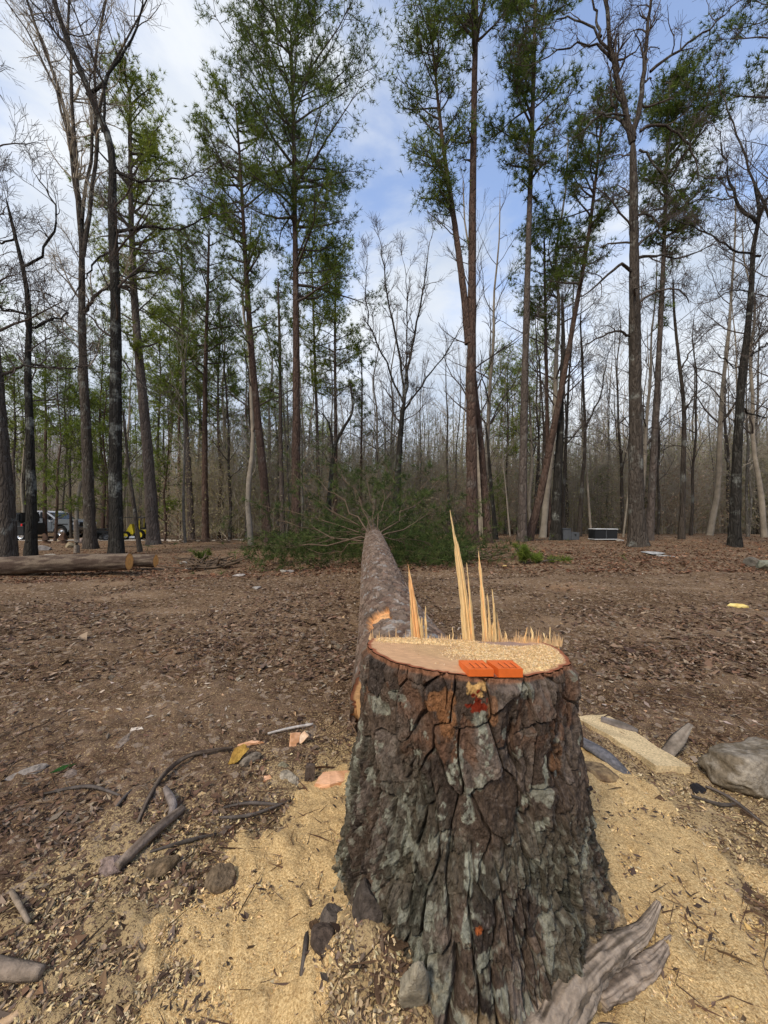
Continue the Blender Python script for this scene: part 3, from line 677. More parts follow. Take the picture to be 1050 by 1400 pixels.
    for i in range(8):      # pressed against the ground, left and right
        y0 = rng.uniform(6.8, 11); st = np.array([np.interp(y0, ax[:, 1], ax[:, j]) for j in range(3)]); sgn = rng.choice([-1, 1])
        e = st + [sgn * rng.uniform(.9, 2.6), rng.uniform(.2, 1.5), 0]; e[2] = gz(e[0], e[1]) + rng.uniform(.05, .35)
        m_ = (st + e) / 2 + [0, 0, .12]; limbs.append((np.array([st, m_, e]), .02))
    for path, r0 in limbs:
        path[:, 2] = np.maximum(path[:, 2], ground_z(path[:, 0], path[:, 1]) + .02)
        t = Tubes(); pp = smooth_path(path, 9) + np.r_[[[0, 0, 0]], rng.normal(0, .035, (8, 3))]
        r0 = r0 * .62; t.add(pp, np.linspace(r0, r0 * .2, 9), 6)
        for j in range(9):
            q = rng.integers(3, 9); b = pp[q] + (pp[q - 1] - pp[q]) * .02; d = pp[q] - pp[q - 1]; d /= np.linalg.norm(d); d = d + rng.normal(0, .55, 3); d /= np.linalg.norm(d)
            L = rng.uniform(.25, .7); e = b + d * L; m_ = b + d * L * .5 + rng.normal(0, .03, 3); e[2] = max(e[2], gz(e[0], e[1]) + .03); m_[2] = max(m_[2], gz(m_[0], m_[1]) + .03)
            t.add([b, m_, e], [r0 * .3, r0 * .2, r0 * .1], 4)
            for u in (.45, .65, .8, .92, 1.0):
                needC.append(b + (e - b) * u + rng.normal(0, .02, 3)); needD.append(d * .7)
        V_, F_ = t.geo(); me = mesh_np('limb', V_ - O, F_, mats=[M['fallen_limb']]); link('limb', me, root)
    # flattened sprays of green on the ground either side
    def spray(x0, x1, y0, y1, n, hgt, w=1.0):
        for i in range(n):
            px, py = rng.uniform(x0, x1), rng.uniform(y0, y1); p = on_ground(px, py)
            p[2] += rng.uniform(.02, hgt); needC.append(p); d = rng.normal(0, .5, 3); d[2] = abs(d[2]) * .6 + .1; needD.append(d)
    spray(535, 640, 742, 778, 420, .28); spray(600, 650, 738, 775, 160, .3); spray(355, 500, 730, 752, 420, .45); spray(330, 430, 738, 760, 110, .1)
    for i in range(2600):      # the crushed crown itself, heaped round the stem
        Yh = rng.uniform(7.0, 12.5); hgt = abs(rng.normal(0, .68)); xx = np.interp(Yh, ax[:, 1], ax[:, 0]) + rng.normal(0, 1.3) + .15
        p = np.array([xx, Yh, 0]); p[2] = gz(xx, Yh) + min(hgt, 1.7) * (1 - .25 * min(abs(xx), 2)); needC.append(p); d = rng.normal(0, .5, 3); d[2] += .3; needD.append(d)
    C = np.array(needC) - O; D = np.array(needD); n_ = len(C)
    cols = pick(rng, [(.060, .088, .027), (.085, .115, .034), (.048, .070, .022), (.12, .15, .045)], n_)
    needle_mesh('foliage', C, D, 13, .16, .005, rng, cols, root, spread=.75)
felled_tree()

# ------------------------------------------------------------------ trees
def curl_path(p, d, L, n, rng, wig, up):
    pts = [np.array(p)]; d = np.array(d, float); d /= np.linalg.norm(d)
    for i in range(n - 1):
        d = d + rng.normal(0, wig, 3) + np.array([0, 0, up]); d /= np.linalg.norm(d); pts.append(pts[-1] + d * L / (n - 1))
    return np.array(pts)
def grow(T, p, d, L, r, depth, rng, wig=.22, up=.05, kids=(5, 5, 4), ang=.75, sides=5, minL=.25):
    n = 7 if depth >= 2 else (5 if depth == 1 else 4)
    if depth == 0: n = 2
    pts = curl_path(p, d, L, n, rng, wig, up); r1 = max(r * .3, .0035)
    T.add(pts, np.linspace(r, r1, n), max(3, sides))
    if depth == 0: return
    k = kids[min(len(kids) - 1, max(0, len(kids) - depth))]
    for i in range(k):
        t = rng.uniform(.25, .98); q = t * (n - 1); j = min(int(q), n - 2); b = pts[j] + (pts[j + 1] - pts[j]) * (q - j)
        dd = pts[j + 1] - pts[j]; dd /= np.linalg.norm(dd)
        s = rng.normal(0, 1, 3); s -= dd * s.dot(dd); s /= np.linalg.norm(s) + 1e-9
        a = ang * rng.uniform(.6, 1.3); nd = dd * math.cos(a) + s * math.sin(a) + np.array([0, 0, up * 2])
        LL = max(L * rng.uniform(.35, .62) * (1.15 - .5 * t), minL)
        grow(T, b, nd, LL, max((r + (r1 - r) * t) * .52, .004), depth - 1, rng, wig * 1.1, up, kids, ang, max(3, sides - 1), minL)
def crown_pine(T, C, D, path, t0, t1, half, n_limb, rng, rad, shape='round', droop=0.0, side=0, density=1.0, twigs=6):
    """limbs from fraction t0 to t1 of the trunk path; records needle positions"""
    n = len(path)
    for i in range(n_limb):
        u = (i + rng.uniform(0, 1)) / n_limb; t = t0 + (t1 - t0) * u
        q = t * (n - 1); j = min(int(q), n - 2); b = path[j] + (path[j + 1] - path[j]) * (q - j)
        prof = {'round': math.sin(math.pi * (.12 + .80 * u)) ** .7, 'cone': 1.05 - .85 * u, 'flat': .6 + .4 * u}[shape]
        L = half * prof * rng.uniform(.55, 1.12); az = rng.uniform(0, 2 * math.pi)
        d = np.array([math.cos(az), math.sin(az), 0.15 + .55 * u - droop])
        if side: d[0] = d[0] * .8 + side * .35
        L *= 1.0 if not side or d[0] * side > 0 else .6
        pts = curl_path(b, d, L, 7, rng, .12, .04 + .05 * u)
        r = rad * (.16 + .18 * rng.random()) * (1 - .5 * u); T.add(pts, np.linspace(r, .008, 7), 5)
        for k in range(int(twigs * density)):
            v = rng.uniform(.25, 1.0); q = v * 6; j = min(int(q), 5); bb = pts[j] + (pts[j + 1] - pts[j]) * (q - j)
            dd = pts[j + 1] - pts[j]; dd /= np.linalg.norm(dd); s = rng.normal(0, 1, 3); s[2] *= .5; nd = dd * .8 + s * .6 + [0, 0, .15]; nd /= np.linalg.norm(nd)
            l2 = L * rng.uniform(.16, .36) + .15; tw = curl_path(bb, nd, l2, 4, rng, .2, .06); T.add(tw, [.011, .009, .007, .004], 3)
            m = max(4, int(l2 / .085))
            for w in range(m):
                z = rng.uniform(.3, 1.05); p = tw[0] + (tw[-1] - tw[0]) * z + rng.normal(0, .13, 3)
                C.append(p); D.append(nd * .6 + [0, 0, .35])
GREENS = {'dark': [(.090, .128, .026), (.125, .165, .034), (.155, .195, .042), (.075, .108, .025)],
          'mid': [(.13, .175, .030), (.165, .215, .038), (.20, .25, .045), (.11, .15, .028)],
          'lit': [(.21, .26, .035), (.28, .33, .05), (.23, .28, .04), (.34, .37, .065), (.16, .20, .035)]}  # lit: sunlight on the crown put into the needle colour
def trunk_tube(path, r0, r1, sides=12, n=40, flare=1.35, seed=0):
    pts = smooth_path(path, n); t = np.linspace(0, 1, n); r1 = r1 * .6; h = np.linalg.norm(pts - pts[0], axis=1)
    r0 *= .86; r = (r0 + (r1 - r0) * t ** .9) * (1 + (flare - 1) * np.exp(-h / .35))
    rng = np.random.default_rng(seed); k = sides; a = np.arange(k) / k * 2 * np.pi
    r = r * np.sqrt(np.clip((1.004 - t) / .06, .06, 1)); lob = 1 + .12 * np.exp(-h / .5)[:, None] * np.sin(a * 3 + rng.uniform(0, 6))[None] + .05 * rng.normal(0, 1, (n, k))
    T = np.gradient(pts, axis=0); T /= np.linalg.norm(T, axis=1)[:, None]
    U = np.cross(T, [0, 1, .01]); U /= np.linalg.norm(U, axis=1)[:, None]; Wv = np.cross(T, U)
    V = pts[:, None] + (r[:, None] * lob)[..., None] * (U[:, None] * np.cos(a)[None, :, None] + Wv[:, None] * np.sin(a)[None, :, None])
    return pts, V.reshape(-1, 3), grid_faces(n, k, True)[:, ::-1], r
def world_path(pts, Y, dY=0):
    b = on_ground(pts[0][0], pts[0][1]) if Y is None else None
    out = []
    for i, p in enumerate(pts): out.append(P(p[0], p[1], Y + dY * i / max(1, len(pts) - 1)))
    out = np.array(out); g = gz(out[0][0], out[0][1])
    out[0][2] = min(out[0][2], g) ; out = np.vstack([out[0] + [0, 0, -.15] + (out[0][2] - g) * 0, out]) if out[0][2] > g - .05 else out
    out[0][2] = g - .12
    return out
def put_parts(name, label, cat, O, trunkVF, tmat, T, twmat, foliage, group=None, limbT=None):
    root = thing(name, label, cat, O, 0, group)
    V, Fc = trunkVF; me = mesh_np('trunk', V - O, Fc, mats=[tmat]); link('trunk', me, root)
    if limbT and limbT.n:
        V_, F_ = limbT.geo(.1); link('limb', mesh_np('limb', V_ - O, F_, mats=[tmat]), root)
    if T.n:
        V_, F_ = T.geo(); o = link('crown', mesh_np('crown', V_ - O, F_, mats=[twmat]), root)
    if foliage:
        C, D, nb, ln, wd, rng, cols, sp = foliage
        needle_mesh('foliage', np.array(C) - O, np.array(D), nb, ln, wd, rng, cols, root, sp)
    return root
def tree_pine(label, Y, path, w, top_w, crown, green='dark', bark='pine', seed=0, blades=15, extra=None, dY=0, ln=.20, wd=.0105, flare=1.35, stem2=None):
    rng = np.random.default_rng(seed); pth = world_path(path, Y, dY)
    pts, V, Fc, r = trunk_tube(pth, w / 2 / F * Y, top_w / 2 / F * Y, seed=seed, flare=flare)
    T = Tubes(); C, D = [], []
    if stem2:
        p2 = np.array([P(a, b, Y) for a, b in stem2[0]]); s2, V2, F2, _ = trunk_tube(p2, stem2[1] / 2 / F * Y, stem2[2] / 2 / F * Y, flare=1, seed=seed + 1)
        Fc = np.concatenate([Fc, F2 + len(V)]); V = np.concatenate([V, V2])
        for c in stem2[3]: crown_pine(T, C, D, s2, *c[:2], c[2] / F * Y, c[3], rng, s2[0][1] * 0 + stem2[1] / F * Y / 2, **(c[4] if len(c) > 4 else {}))
    for c in crown: crown_pine(T, C, D, pts, *c[:2], c[2] / F * Y, c[3], rng, w / F * Y / 2, **(c[4] if len(c) > 4 else {}))
    O = np.array([pth[0][0], pth[0][1], gz(pth[0][0], pth[0][1])])
    cols = pick(rng, GREENS[green], len(C)) if C else None
    return put_parts('pine_tree', label, 'tree', O, (V, Fc), M[bark], T, M['twig'], (C, D, blades, ln, wd, rng, cols, 1.0) if C else None)
def tree_hard(label, Y, path, w, top_w, limbs=(), bark='hard', seed=0, n_br=14, t0=.35, blen=2.5, depth=3, twig='twig', dY=0, wig=.17, up=.05, kids=(5, 4, 4), name='bare_tree', group=None, flare=1.35):
    rng = np.random.default_rng(seed); pth = world_path(path, Y, dY)
    pts, V, Fc, r = trunk_tube(pth, w / 2 / F * Y, top_w / 2 / F * Y, seed=seed, flare=flare)
    T = Tubes(); LT = Tubes()
    O = np.array([pth[0][0], pth[0][1], gz(pth[0][0], pth[0][1])])
    n = len(pts)
    for i in range(n_br):
        t = t0 + (1 - t0) * (i + rng.random()) / n_br; j = min(int(t * (n - 1)), n - 2)
        az = rng.uniform(0, 2 * math.pi); d = np.array([math.cos(az), math.sin(az), rng.uniform(.25, 1.0)])
        grow(T, pts[j], d, blen * rng.uniform(.5, 1.1), max(r[j] * .28, .010), depth, rng, wig, up, kids)
    grow(T, pts[-1], pts[-1] - pts[-3], blen * .9, r[-1], depth, rng, wig, up, kids)
    for lp, lw, ltw in limbs:
        q = np.array([P(a[0], a[1], Y + (a[2] if len(a) > 2 else 0)) for a in lp]); q[1:, 1] += np.cumsum(rng.normal(0, .12, len(q) - 1))
        m = 14; s = smooth_path(q, m); s[1:-1] += rng.normal(0, .025, (m - 2, 3)); rr = np.linspace(lw * .78 / 2 / F * Y, ltw * .6 / 2 / F * Y, m); LT.add(s, rr, 7)
        for k in range(max(4, int(np.linalg.norm(q[-1] - q[0]) * 3.0))):
            j = rng.integers(3, m); dd = s[j] - s[j - 1]; dd /= np.linalg.norm(dd) + 1e-9; sd = rng.normal(0, .8, 3)
            grow(T, s[j], dd + sd + [0, 0, .3], blen * rng.uniform(.25, .6), max(rr[j] * .55, .008), depth - 1, rng, wig, up, kids)
        grow(T, s[-1], s[-1] - s[-3], blen * .6, rr[-1], depth, rng, wig, up, kids)
    return put_parts(name, label, 'tree', O, (V, Fc), M[bark], T, M[twig], None, group, LT)

# --- the trees that stand nearest, left to right
tree_hard('thick lichened trunk at the left picture edge, leaning left behind the log', 9.6, [(8, 768), (8, 700), (2, 620), (-4, 540), (-14, 420), (-20, 300), (-30, 150)], 27, 12, [([(-5, 520), (20, 500), (60, 495)], 6, 2)], 'hard', 1, 10, .5, 2.0)
tree_hard('crooked dark hardwood between the left edge trunk and the pickup truck', 10.6, [(42, 760), (43, 690), (41, 600), (38, 500), (40, 440), (34, 380), (20, 320), (8, 270)], 16, 5,
          [([(39, 495), (70, 500), (108, 498)], 5, 2), ([(38, 450), (60, 440), (95, 430), (75, 420)], 5, 2), ([(30, 365), (60, 350), (85, 300), (60, 250)], 5, 2), ([(40, 430), (10, 425), (-20, 400)], 5, 2), ([(22, 325), (0, 330), (-30, 320)], 4, 2)], 'dark', 2, 14, .45, 1.8, wig=.3)
tree_hard('tall many-stemmed hardwood behind the log and beside the pickup bonnet', 14, [(124, 742), (119, 620), (113, 480), (112, 380), (112, 330)], 18, 11,
          [([(112, 350), (98, 230), (72, 120), (30, 0), (0, -100)], 9, 3), ([(112, 340), (104, 180), (100, 60), (96, -80)], 8, 3), ([(113, 350), (132, 200), (128, 80), (150, -60)], 8, 3), ([(112, 330), (88, 180), (50, 70), (-20, -40)], 6, 2),
           ([(116, 430), (130, 405), (160, 385)], 7, 3), ([(112, 300), (140, 130), (190, 20), (230, -60)], 6, 2)], 'hard', 3, 8, .6, 2.4, twig='twig_pale_haze')
tree_hard('tall dark lichen-spotted hardwood whose foot stands behind the sawn log', 11.2, [(160, 758), (158, 660), (158, 540), (158, 420), (154, 300), (152, 205), (132, 150), (105, 85), (80, 20), (60, -60)], 21, 8,
          [([(156, 318), (200, 310), (245, 303), (290, 290)], 6, 2), ([(152, 232), (195, 248), (235, 250), (280, 242)], 5, 2), ([(118, 130), (145, 105), (152, 90), (190, 20), (195, -40)], 6, 2), ([(140, 180), (142, 120), (120, 60), (90, -20)], 5, 2),
           ([(157, 385), (185, 370), (225, 365)], 4, 1.5), ([(156, 345), (130, 360), (112, 400)], 4, 2), ([(158, 480), (200, 530), (235, 560)], 3, 1), ([(105, 85), (60, 20), (20, -20)], 5, 2)], 'dark', 4, 18, .35, 2.1, wig=.26)
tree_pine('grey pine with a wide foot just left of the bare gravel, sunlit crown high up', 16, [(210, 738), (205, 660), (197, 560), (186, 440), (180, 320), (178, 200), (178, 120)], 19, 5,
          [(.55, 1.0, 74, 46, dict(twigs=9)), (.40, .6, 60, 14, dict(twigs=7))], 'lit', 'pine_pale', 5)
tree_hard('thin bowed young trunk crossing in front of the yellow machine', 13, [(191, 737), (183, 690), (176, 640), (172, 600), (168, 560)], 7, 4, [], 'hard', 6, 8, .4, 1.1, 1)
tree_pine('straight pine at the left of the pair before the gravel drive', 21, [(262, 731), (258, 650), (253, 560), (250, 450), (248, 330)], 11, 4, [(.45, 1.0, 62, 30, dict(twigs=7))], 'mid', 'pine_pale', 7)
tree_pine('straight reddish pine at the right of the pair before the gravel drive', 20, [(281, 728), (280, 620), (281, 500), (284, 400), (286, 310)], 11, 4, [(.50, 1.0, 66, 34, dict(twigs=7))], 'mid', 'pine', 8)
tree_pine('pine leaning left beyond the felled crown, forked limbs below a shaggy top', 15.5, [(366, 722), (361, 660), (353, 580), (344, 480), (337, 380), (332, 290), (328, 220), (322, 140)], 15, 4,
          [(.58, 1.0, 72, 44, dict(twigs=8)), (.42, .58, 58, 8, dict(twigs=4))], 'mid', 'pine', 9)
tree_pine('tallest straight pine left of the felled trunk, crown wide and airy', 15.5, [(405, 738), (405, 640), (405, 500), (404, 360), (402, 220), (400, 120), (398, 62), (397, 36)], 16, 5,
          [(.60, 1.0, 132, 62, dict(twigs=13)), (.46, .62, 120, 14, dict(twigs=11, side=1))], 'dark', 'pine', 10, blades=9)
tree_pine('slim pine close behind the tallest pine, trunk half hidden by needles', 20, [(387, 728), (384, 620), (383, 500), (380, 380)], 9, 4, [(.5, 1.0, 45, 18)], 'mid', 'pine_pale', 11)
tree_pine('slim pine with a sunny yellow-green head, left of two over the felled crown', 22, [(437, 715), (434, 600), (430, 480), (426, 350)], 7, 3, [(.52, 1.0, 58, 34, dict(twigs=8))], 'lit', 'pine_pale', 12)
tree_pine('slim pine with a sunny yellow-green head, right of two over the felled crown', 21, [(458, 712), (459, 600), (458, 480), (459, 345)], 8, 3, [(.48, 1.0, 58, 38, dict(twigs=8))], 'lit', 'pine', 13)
tree_hard('twisted leaning hardwood with an elbow bend over the felled crown', 17, [(446, 700), (452, 660), (458, 610), (470, 585), (482, 560), (478, 520)], 10, 4, [([(456, 625), (450, 580), (430, 560)], 5, 2)], 'dark', 14, 10, .4, 1.8, wig=.35)
tree_pine('little pine with a flat tufted head in front of the far sky', 22, [(493, 700), (494, 620), (495, 540), (494, 480)], 5, 2.5, [(.72, 1.0, 30, 12), (.5, .7, 22, 5)], 'mid', 'pine', 15)
tree_hard('dark vase-shaped hardwood right of the fallen trunk, forking at mid height', 16, [(540, 722), (544, 650), (548, 590), (552, 550)], 15, 9,
          [([(552, 555), (545, 480), (528, 400), (522, 340)], 5, 2), ([(552, 555), (562, 480), (578, 400), (585, 345)], 5.5, 2), ([(553, 560), (580, 520), (610, 480), (635, 440)], 4, 1.5), ([(551, 550), (530, 500), (505, 440), (500, 370)], 4, 1.5), ([(553, 552), (556, 470), (555, 380)], 4, 1.5)], 'dark', 16, 6, .7, 1.9, up=.10)
tree_pine('thickest tall reddish pine right of centre, side stem splitting off to the left', 12.2, [(645, 742), (645, 640), (644, 540), (645, 440), (646, 300), (648, 150), (651, 0), (652, -90)], 20, 8,
          [(.80, 1.0, 90, 26, dict(twigs=9)), (.62, .80, 34, 9, dict(twigs=4)), (.86, 1.0, 120, 10, dict(twigs=8, side=-1))], 'dark', 'pine', 17, blades=9,
          stem2=([(641, 470), (634, 400), (622, 310), (606, 200), (596, 110), (590, 50)], 13, 4, [(.42, 1.0, 78, 36, dict(twigs=9, side=-1)), (.30, .42, 60, 4, dict(twigs=5, side=-1))]))
tree_hard('slender trunk leaning into the thickest pine from its right foot', 12.6, [(668, 736), (663, 680), (658, 610), (651, 540), (647, 490)], 14, 8, [], 'pine', 18, 3, .5, .8, 1)
tree_hard('dark bent trunk at the right foot of the thickest pine', 15, [(678, 728), (672, 670), (668, 620), (664, 580)], 8, 4, [], 'dark', 19, 7, .5, 1.3, 2)
tree_pine('straight pine just left of the crossing leaning trunk', 13.5, [(714, 740), (715, 640), (718, 500), (721, 380), (725, 250), (729, 120), (732, 0), (733, -80)], 14, 6,
          [(.58, 1.0, 68, 50, dict(twigs=10))], 'dark', 'pine_pale', 20)
tree_pine('pine leaning far right that crosses in front of its neighbours', 14.2, [(722, 738), (738, 680), (752, 610), (766, 540), (786, 430), (805, 320), (817, 220), (824, 150)], 13, 4,
          [(.58, 1.0, 66, 38, dict(twigs=7, side=-1)), (.70, 1.0, 50, 12, dict(twigs=7))], 'dark', 'pine', 21)
tree_hard('near-black straight trunk standing before the grey box', 14.5, [(760, 738), (762, 660), (766, 590), (767, 550), (770, 470), (768, 400)], 17, 5, [([(766, 600), (785, 597), (800, 600)], 3, 1.5)], 'dark', 22, 9, .5, 1.8)
tree_pine('reddish slim pine between the leaning trunk and the near-black one', 17, [(751, 735), (749, 640), (747, 500), (745, 400), (744, 320)], 8, 4, [(.66, 1.0, 56, 34, dict(twigs=8))], 'mid', 'pine', 23)
tree_hard('thin forked hardwood standing left of the black cabinet', 17, [(792, 738), (796, 660), (800, 600), (797, 520), (793, 430)], 7, 3, [([(799, 590), (820, 540), (835, 480)], 3.5, 1.5)], 'hard', 24, 10, .4, 1.6)
tree_hard('biggest hardwood on the right, wide rooted foot and two heavy upper forks', 11.2, [(872, 748), (870, 690), (869, 600), (868, 480), (867, 360), (866, 250), (865, 190)], 24, 14,
          [([(865, 195), (850, 130), (836, 85), (824, 40), (815, -40)], 11, 5), ([(866, 190), (878, 140), (888, 90), (898, 30), (906, -50)], 10, 5), ([(860, 180), (844, 140), (838, 110), (838, 60)], 6, 2), ([(840, 85), (812, 60), (775, 62), (740, 75)], 5, 2),
           ([(836, 80), (810, 40), (776, 16), (750, 30)], 5, 2), ([(875, 180), (905, 178), (935, 205), (955, 245), (970, 252)], 5, 2), ([(874, 205), (900, 240), (922, 275)], 4, 1.5), ([(889, 98), (930, 70), (975, 35), (1010, 0)], 5, 2),
           ([(868, 365), (880, 345), (940, 342), (985, 325)], 6, 2), ([(864, 372), (840, 370), (812, 395), (780, 420)], 6, 2), ([(864, 460), (835, 456), (800, 470)], 5, 2), ([(870, 295), (890, 295), (905, 340), (900, 370)], 4, 1.5), ([(862, 158), (820, 165), (775, 200)], 4, 1.5), ([(822, 50), (812, 0), (800, -40)], 5, 2)],
          'hard', 25, 12, .55, 1.9, wig=.28, flare=1.6)
tree_pine('pine right behind the biggest hardwood, crown spilling out to its right', 14, [(888, 742), (893, 640), (900, 500), (906, 380), (910, 270), (913, 180), (915, 110)], 12, 4,
          [(.62, 1.0, 72, 54, dict(twigs=9, side=1)), (.45, .6, 30, 5, dict(twigs=3))], 'dark', 'pine_pale', 26)
tree_hard('slender hardwood with upswept limbs midway between the two big right trunks', 15, [(932, 738), (934, 650), (935, 560), (928, 490), (922, 430), (920, 380)], 9, 4, [([(930, 505), (960, 460), (985, 440)], 3, 1), ([(935, 560), (950, 540), (965, 530)], 3, 1)], 'hard', 27, 14, .35, 1.9)
tree_hard('crooked black hardwood near the right picture edge', 11, [(1004, 746), (1006, 680), (1009, 600), (1014, 520), (1020, 470), (1027, 400), (1030, 340), (1038, 290), (1030, 250)], 16, 6,
          [([(1014, 510), (1008, 495), (985, 480)], 3, 1.5), ([(1028, 400), (1000, 398), (985, 405)], 3, 1.5), ([(1034, 305), (1010, 270), (998, 225), (994, 170)], 6, 2), ([(1038, 290), (1062, 240), (1070, 180)], 6, 2), ([(1040, 350), (1000, 340), (965, 320), (915, 300)], 4, 1.5), ([(1018, 490), (1050, 470)], 4, 2), ([(1012, 560), (1045, 570), (1070, 560)], 4, 2)], 'dark', 28, 14, .5, 1.8, wig=.3)
tree_hard('half-seen trunk cut off by the right picture edge', 12, [(1060, 742), (1064, 640), (1068, 520), (1064, 400), (1060, 250), (1066, 120)], 12, 6, [([(1060, 320), (1030, 240), (1005, 160), (990, 120)], 5, 2)], 'hard', 29, 16, .3, 2.0)
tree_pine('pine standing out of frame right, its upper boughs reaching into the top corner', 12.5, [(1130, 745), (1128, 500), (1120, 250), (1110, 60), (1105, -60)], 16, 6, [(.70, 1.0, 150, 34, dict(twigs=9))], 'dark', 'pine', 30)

# --- background trees: a few kinds, each tree its own objects
def variant_bare(seed, H, r, nb, blen, tw, trunkm, lean=0, leaf=None, t0=.3, depth=2, kids=(4, 4, 3)):
    rng = np.random.default_rng(seed); pth = [np.array([0, 0, -.3])]; x = y = 0
    for i in range(1, 8):
        x += rng.normal(lean / 7, H * .008); y += rng.normal(0, H * .008); pth.append(np.array([x, y, H * i / 7]))
    pts, V, Fc, rr = trunk_tube(np.array(pth), r, r * .22, 7, 16, 1.2, seed)
    tm = mesh_np('bare_tree', V, Fc, mats=[trunkm]); T = Tubes()
    for i in range(nb):
        t = t0 + (1 - t0) * (i + rng.random()) / nb; j = min(int(t * 15), 14); az = rng.uniform(0, 6.28)
        grow(T, pts[j], [math.cos(az), math.sin(az), rng.uniform(.5, 1.5)], blen * rng.uniform(.5, 1.1) * (1.2 - .5 * t), rr[j] * .45, depth, rng, .18, .07, kids, .6, 4, .4)
    V_, F_ = T.geo(); cm = mesh_np('crown', V_, F_, mats=[tw])
    return tm, cm, None
def variant_pine(seed, H, r, half, nl, green, t0=.5, twigs=6, blades=8):
    rng = np.random.default_rng(seed); pth = [np.array([0, 0, -.3])]; x = y = 0
    for i in range(1, 8):
        x += rng.normal(0, H * .006); y += rng.normal(0, H * .006); pth.append(np.array([x, y, H * i / 7]))
    pts, V, Fc, rr = trunk_tube(np.array(pth), r, r * .25, 8, 18, 1.2, seed); tm = mesh_np('pine_tree', V, Fc, mats=[M['pine'] if seed % 2 else M['pine_pale']])
    T = Tubes(); C, D = [], []; crown_pine(T, C, D, pts, t0, 1, half, nl, rng, r, twigs=twigs)
    V_, F_ = T.geo(); cm = mesh_np('crown', V_, F_, mats=[M['twig']])
    fm = needle_mesh('foliage', np.array(C), np.array(D), blades, .24, .013, rng, pick(rng, GREENS[green], len(C)), None, .75)
    return tm, cm, fm
VB = [variant_bare(100, 13, .11, 16, 2.6, M['twig'], M['hard']), variant_bare(101, 11, .08, 14, 2.0, M['twig_pale_haze'], M['pale']), variant_bare(102, 15, .15, 18, 3.0, M['twig'], M['farwood_haze'], .8),
      variant_bare(103, 10, .06, 12, 1.7, M['twig_pale_haze'], M['farwood_haze'], .5), variant_bare(104, 14, .13, 16, 2.8, M['twig_pale_haze'], M['hard'], -.6), variant_bare(105, 7, .04, 14, 1.6, M['twig_pale_haze'], M['farwood_haze'], .3, t0=.12)]
def variant_thicket(seed, leafcol, H=5.0):
    tm, cm, _ = variant_bare(seed, H, .03, 26, 1.7, M['twig_pale_haze'], M['farwood_haze'], .3, t0=.05)
    r = np.random.default_rng(seed); n = 420; C = np.stack([r.normal(0, .85, n), r.normal(0, .85, n), r.uniform(.3, H, n)], 1)
    return tm, cm, needle_mesh('foliage', C, r.normal(0, 1, (n, 3)), 3, .10, .022, r, pick(r, leafcol, n), None, 1)
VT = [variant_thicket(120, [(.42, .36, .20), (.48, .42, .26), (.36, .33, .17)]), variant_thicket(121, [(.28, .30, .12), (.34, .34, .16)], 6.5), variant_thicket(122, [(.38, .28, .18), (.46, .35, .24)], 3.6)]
VP = [variant_pine(110, 16, .17, 2.9, 48, 'lit'), variant_pine(111, 18, .19, 3.0, 52, 'mid'), variant_pine(112, 13, .13, 2.2, 40, 'lit', .40), variant_pine(113, 9, .09, 2.0, 40, 'mid', .15)]
def place_bg(v, x, y, s, rz, name, label, group, lz=0):
    tm, cm, fm = v
    o = link(name, tm); o.location = (x, y, gz(x, y) + lz); o.scale = (s, s, s); o.rotation_euler = (0, 0, rz); tag(o, label, 'tree', group)
    c = link('crown', cm, o)
    if fm: f = link('foliage', fm, o); f['kind'] = 'stuff'
    return o, c
MARKS = [(-999, None), (0, 'the left picture edge'), (42, 'the crooked dark hardwood'), (122, 'the many-stemmed hardwood'), (160, 'the lichened dark hardwood'), (208, 'the wide-footed pine'), (272, 'the twin straight pines'),
         (366, 'the left-leaning pine'), (405, 'the tallest pine'), (446, 'the twisted hardwood'), (540, 'the vase-shaped hardwood'), (650, 'the double-stemmed pine'), (715, 'the straight grey pine'), (760, 'the near-black trunk'),
         (796, 'the thin forked tree'), (872, 'the biggest hardwood'), (932, 'the upswept hardwood'), (1004, 'the crooked black tree'), (1050, 'the right picture edge'), (9999, None)]
ORD = 'nearest,second nearest,third nearest,fourth nearest,fifth nearest,sixth nearest,seventh nearest,eighth nearest,ninth nearest,tenth nearest,eleventh nearest,twelfth nearest,thirteenth nearest,fourteenth nearest,fifteenth nearest,sixteenth nearest,seventeenth nearest,eighteenth nearest,nineteenth nearest,twentieth nearest,twenty-first nearest,twenty-second nearest,twenty-third nearest,twenty-fourth nearest,twenty-fifth nearest'.split(',')
def single_out(objs, word):
    gaps = {}
    for o in objs:
        px = CX + o.location.x / o.location.y * F
        i = max(k for k in range(len(MARKS)) if MARKS[k][0] <= px); gaps.setdefault(i, []).append((o.location.y, o))
    for i, l in gaps.items():
        l.sort(key=lambda t: t[0]); a, b = MARKS[i][1], MARKS[i + 1][1] if i + 1 < len(MARKS) else None
        for k, (_, o) in enumerate(l):
            o['label'] = f'{ORD[min(k, 24)]} {word} ' + (f'between {a} and {b}' if a and b else f'beyond {a or b}')
BGT, BGP = [], []
rng = np.random.default_rng(77)
BG = {}
cnt = 0; spots = []
def free(x, y, d):
    for a, b in spots:
        if (a - x) ** 2 + (b - y) ** 2 < d * d: return False
    spots.append((x, y)); return True
tries = 0
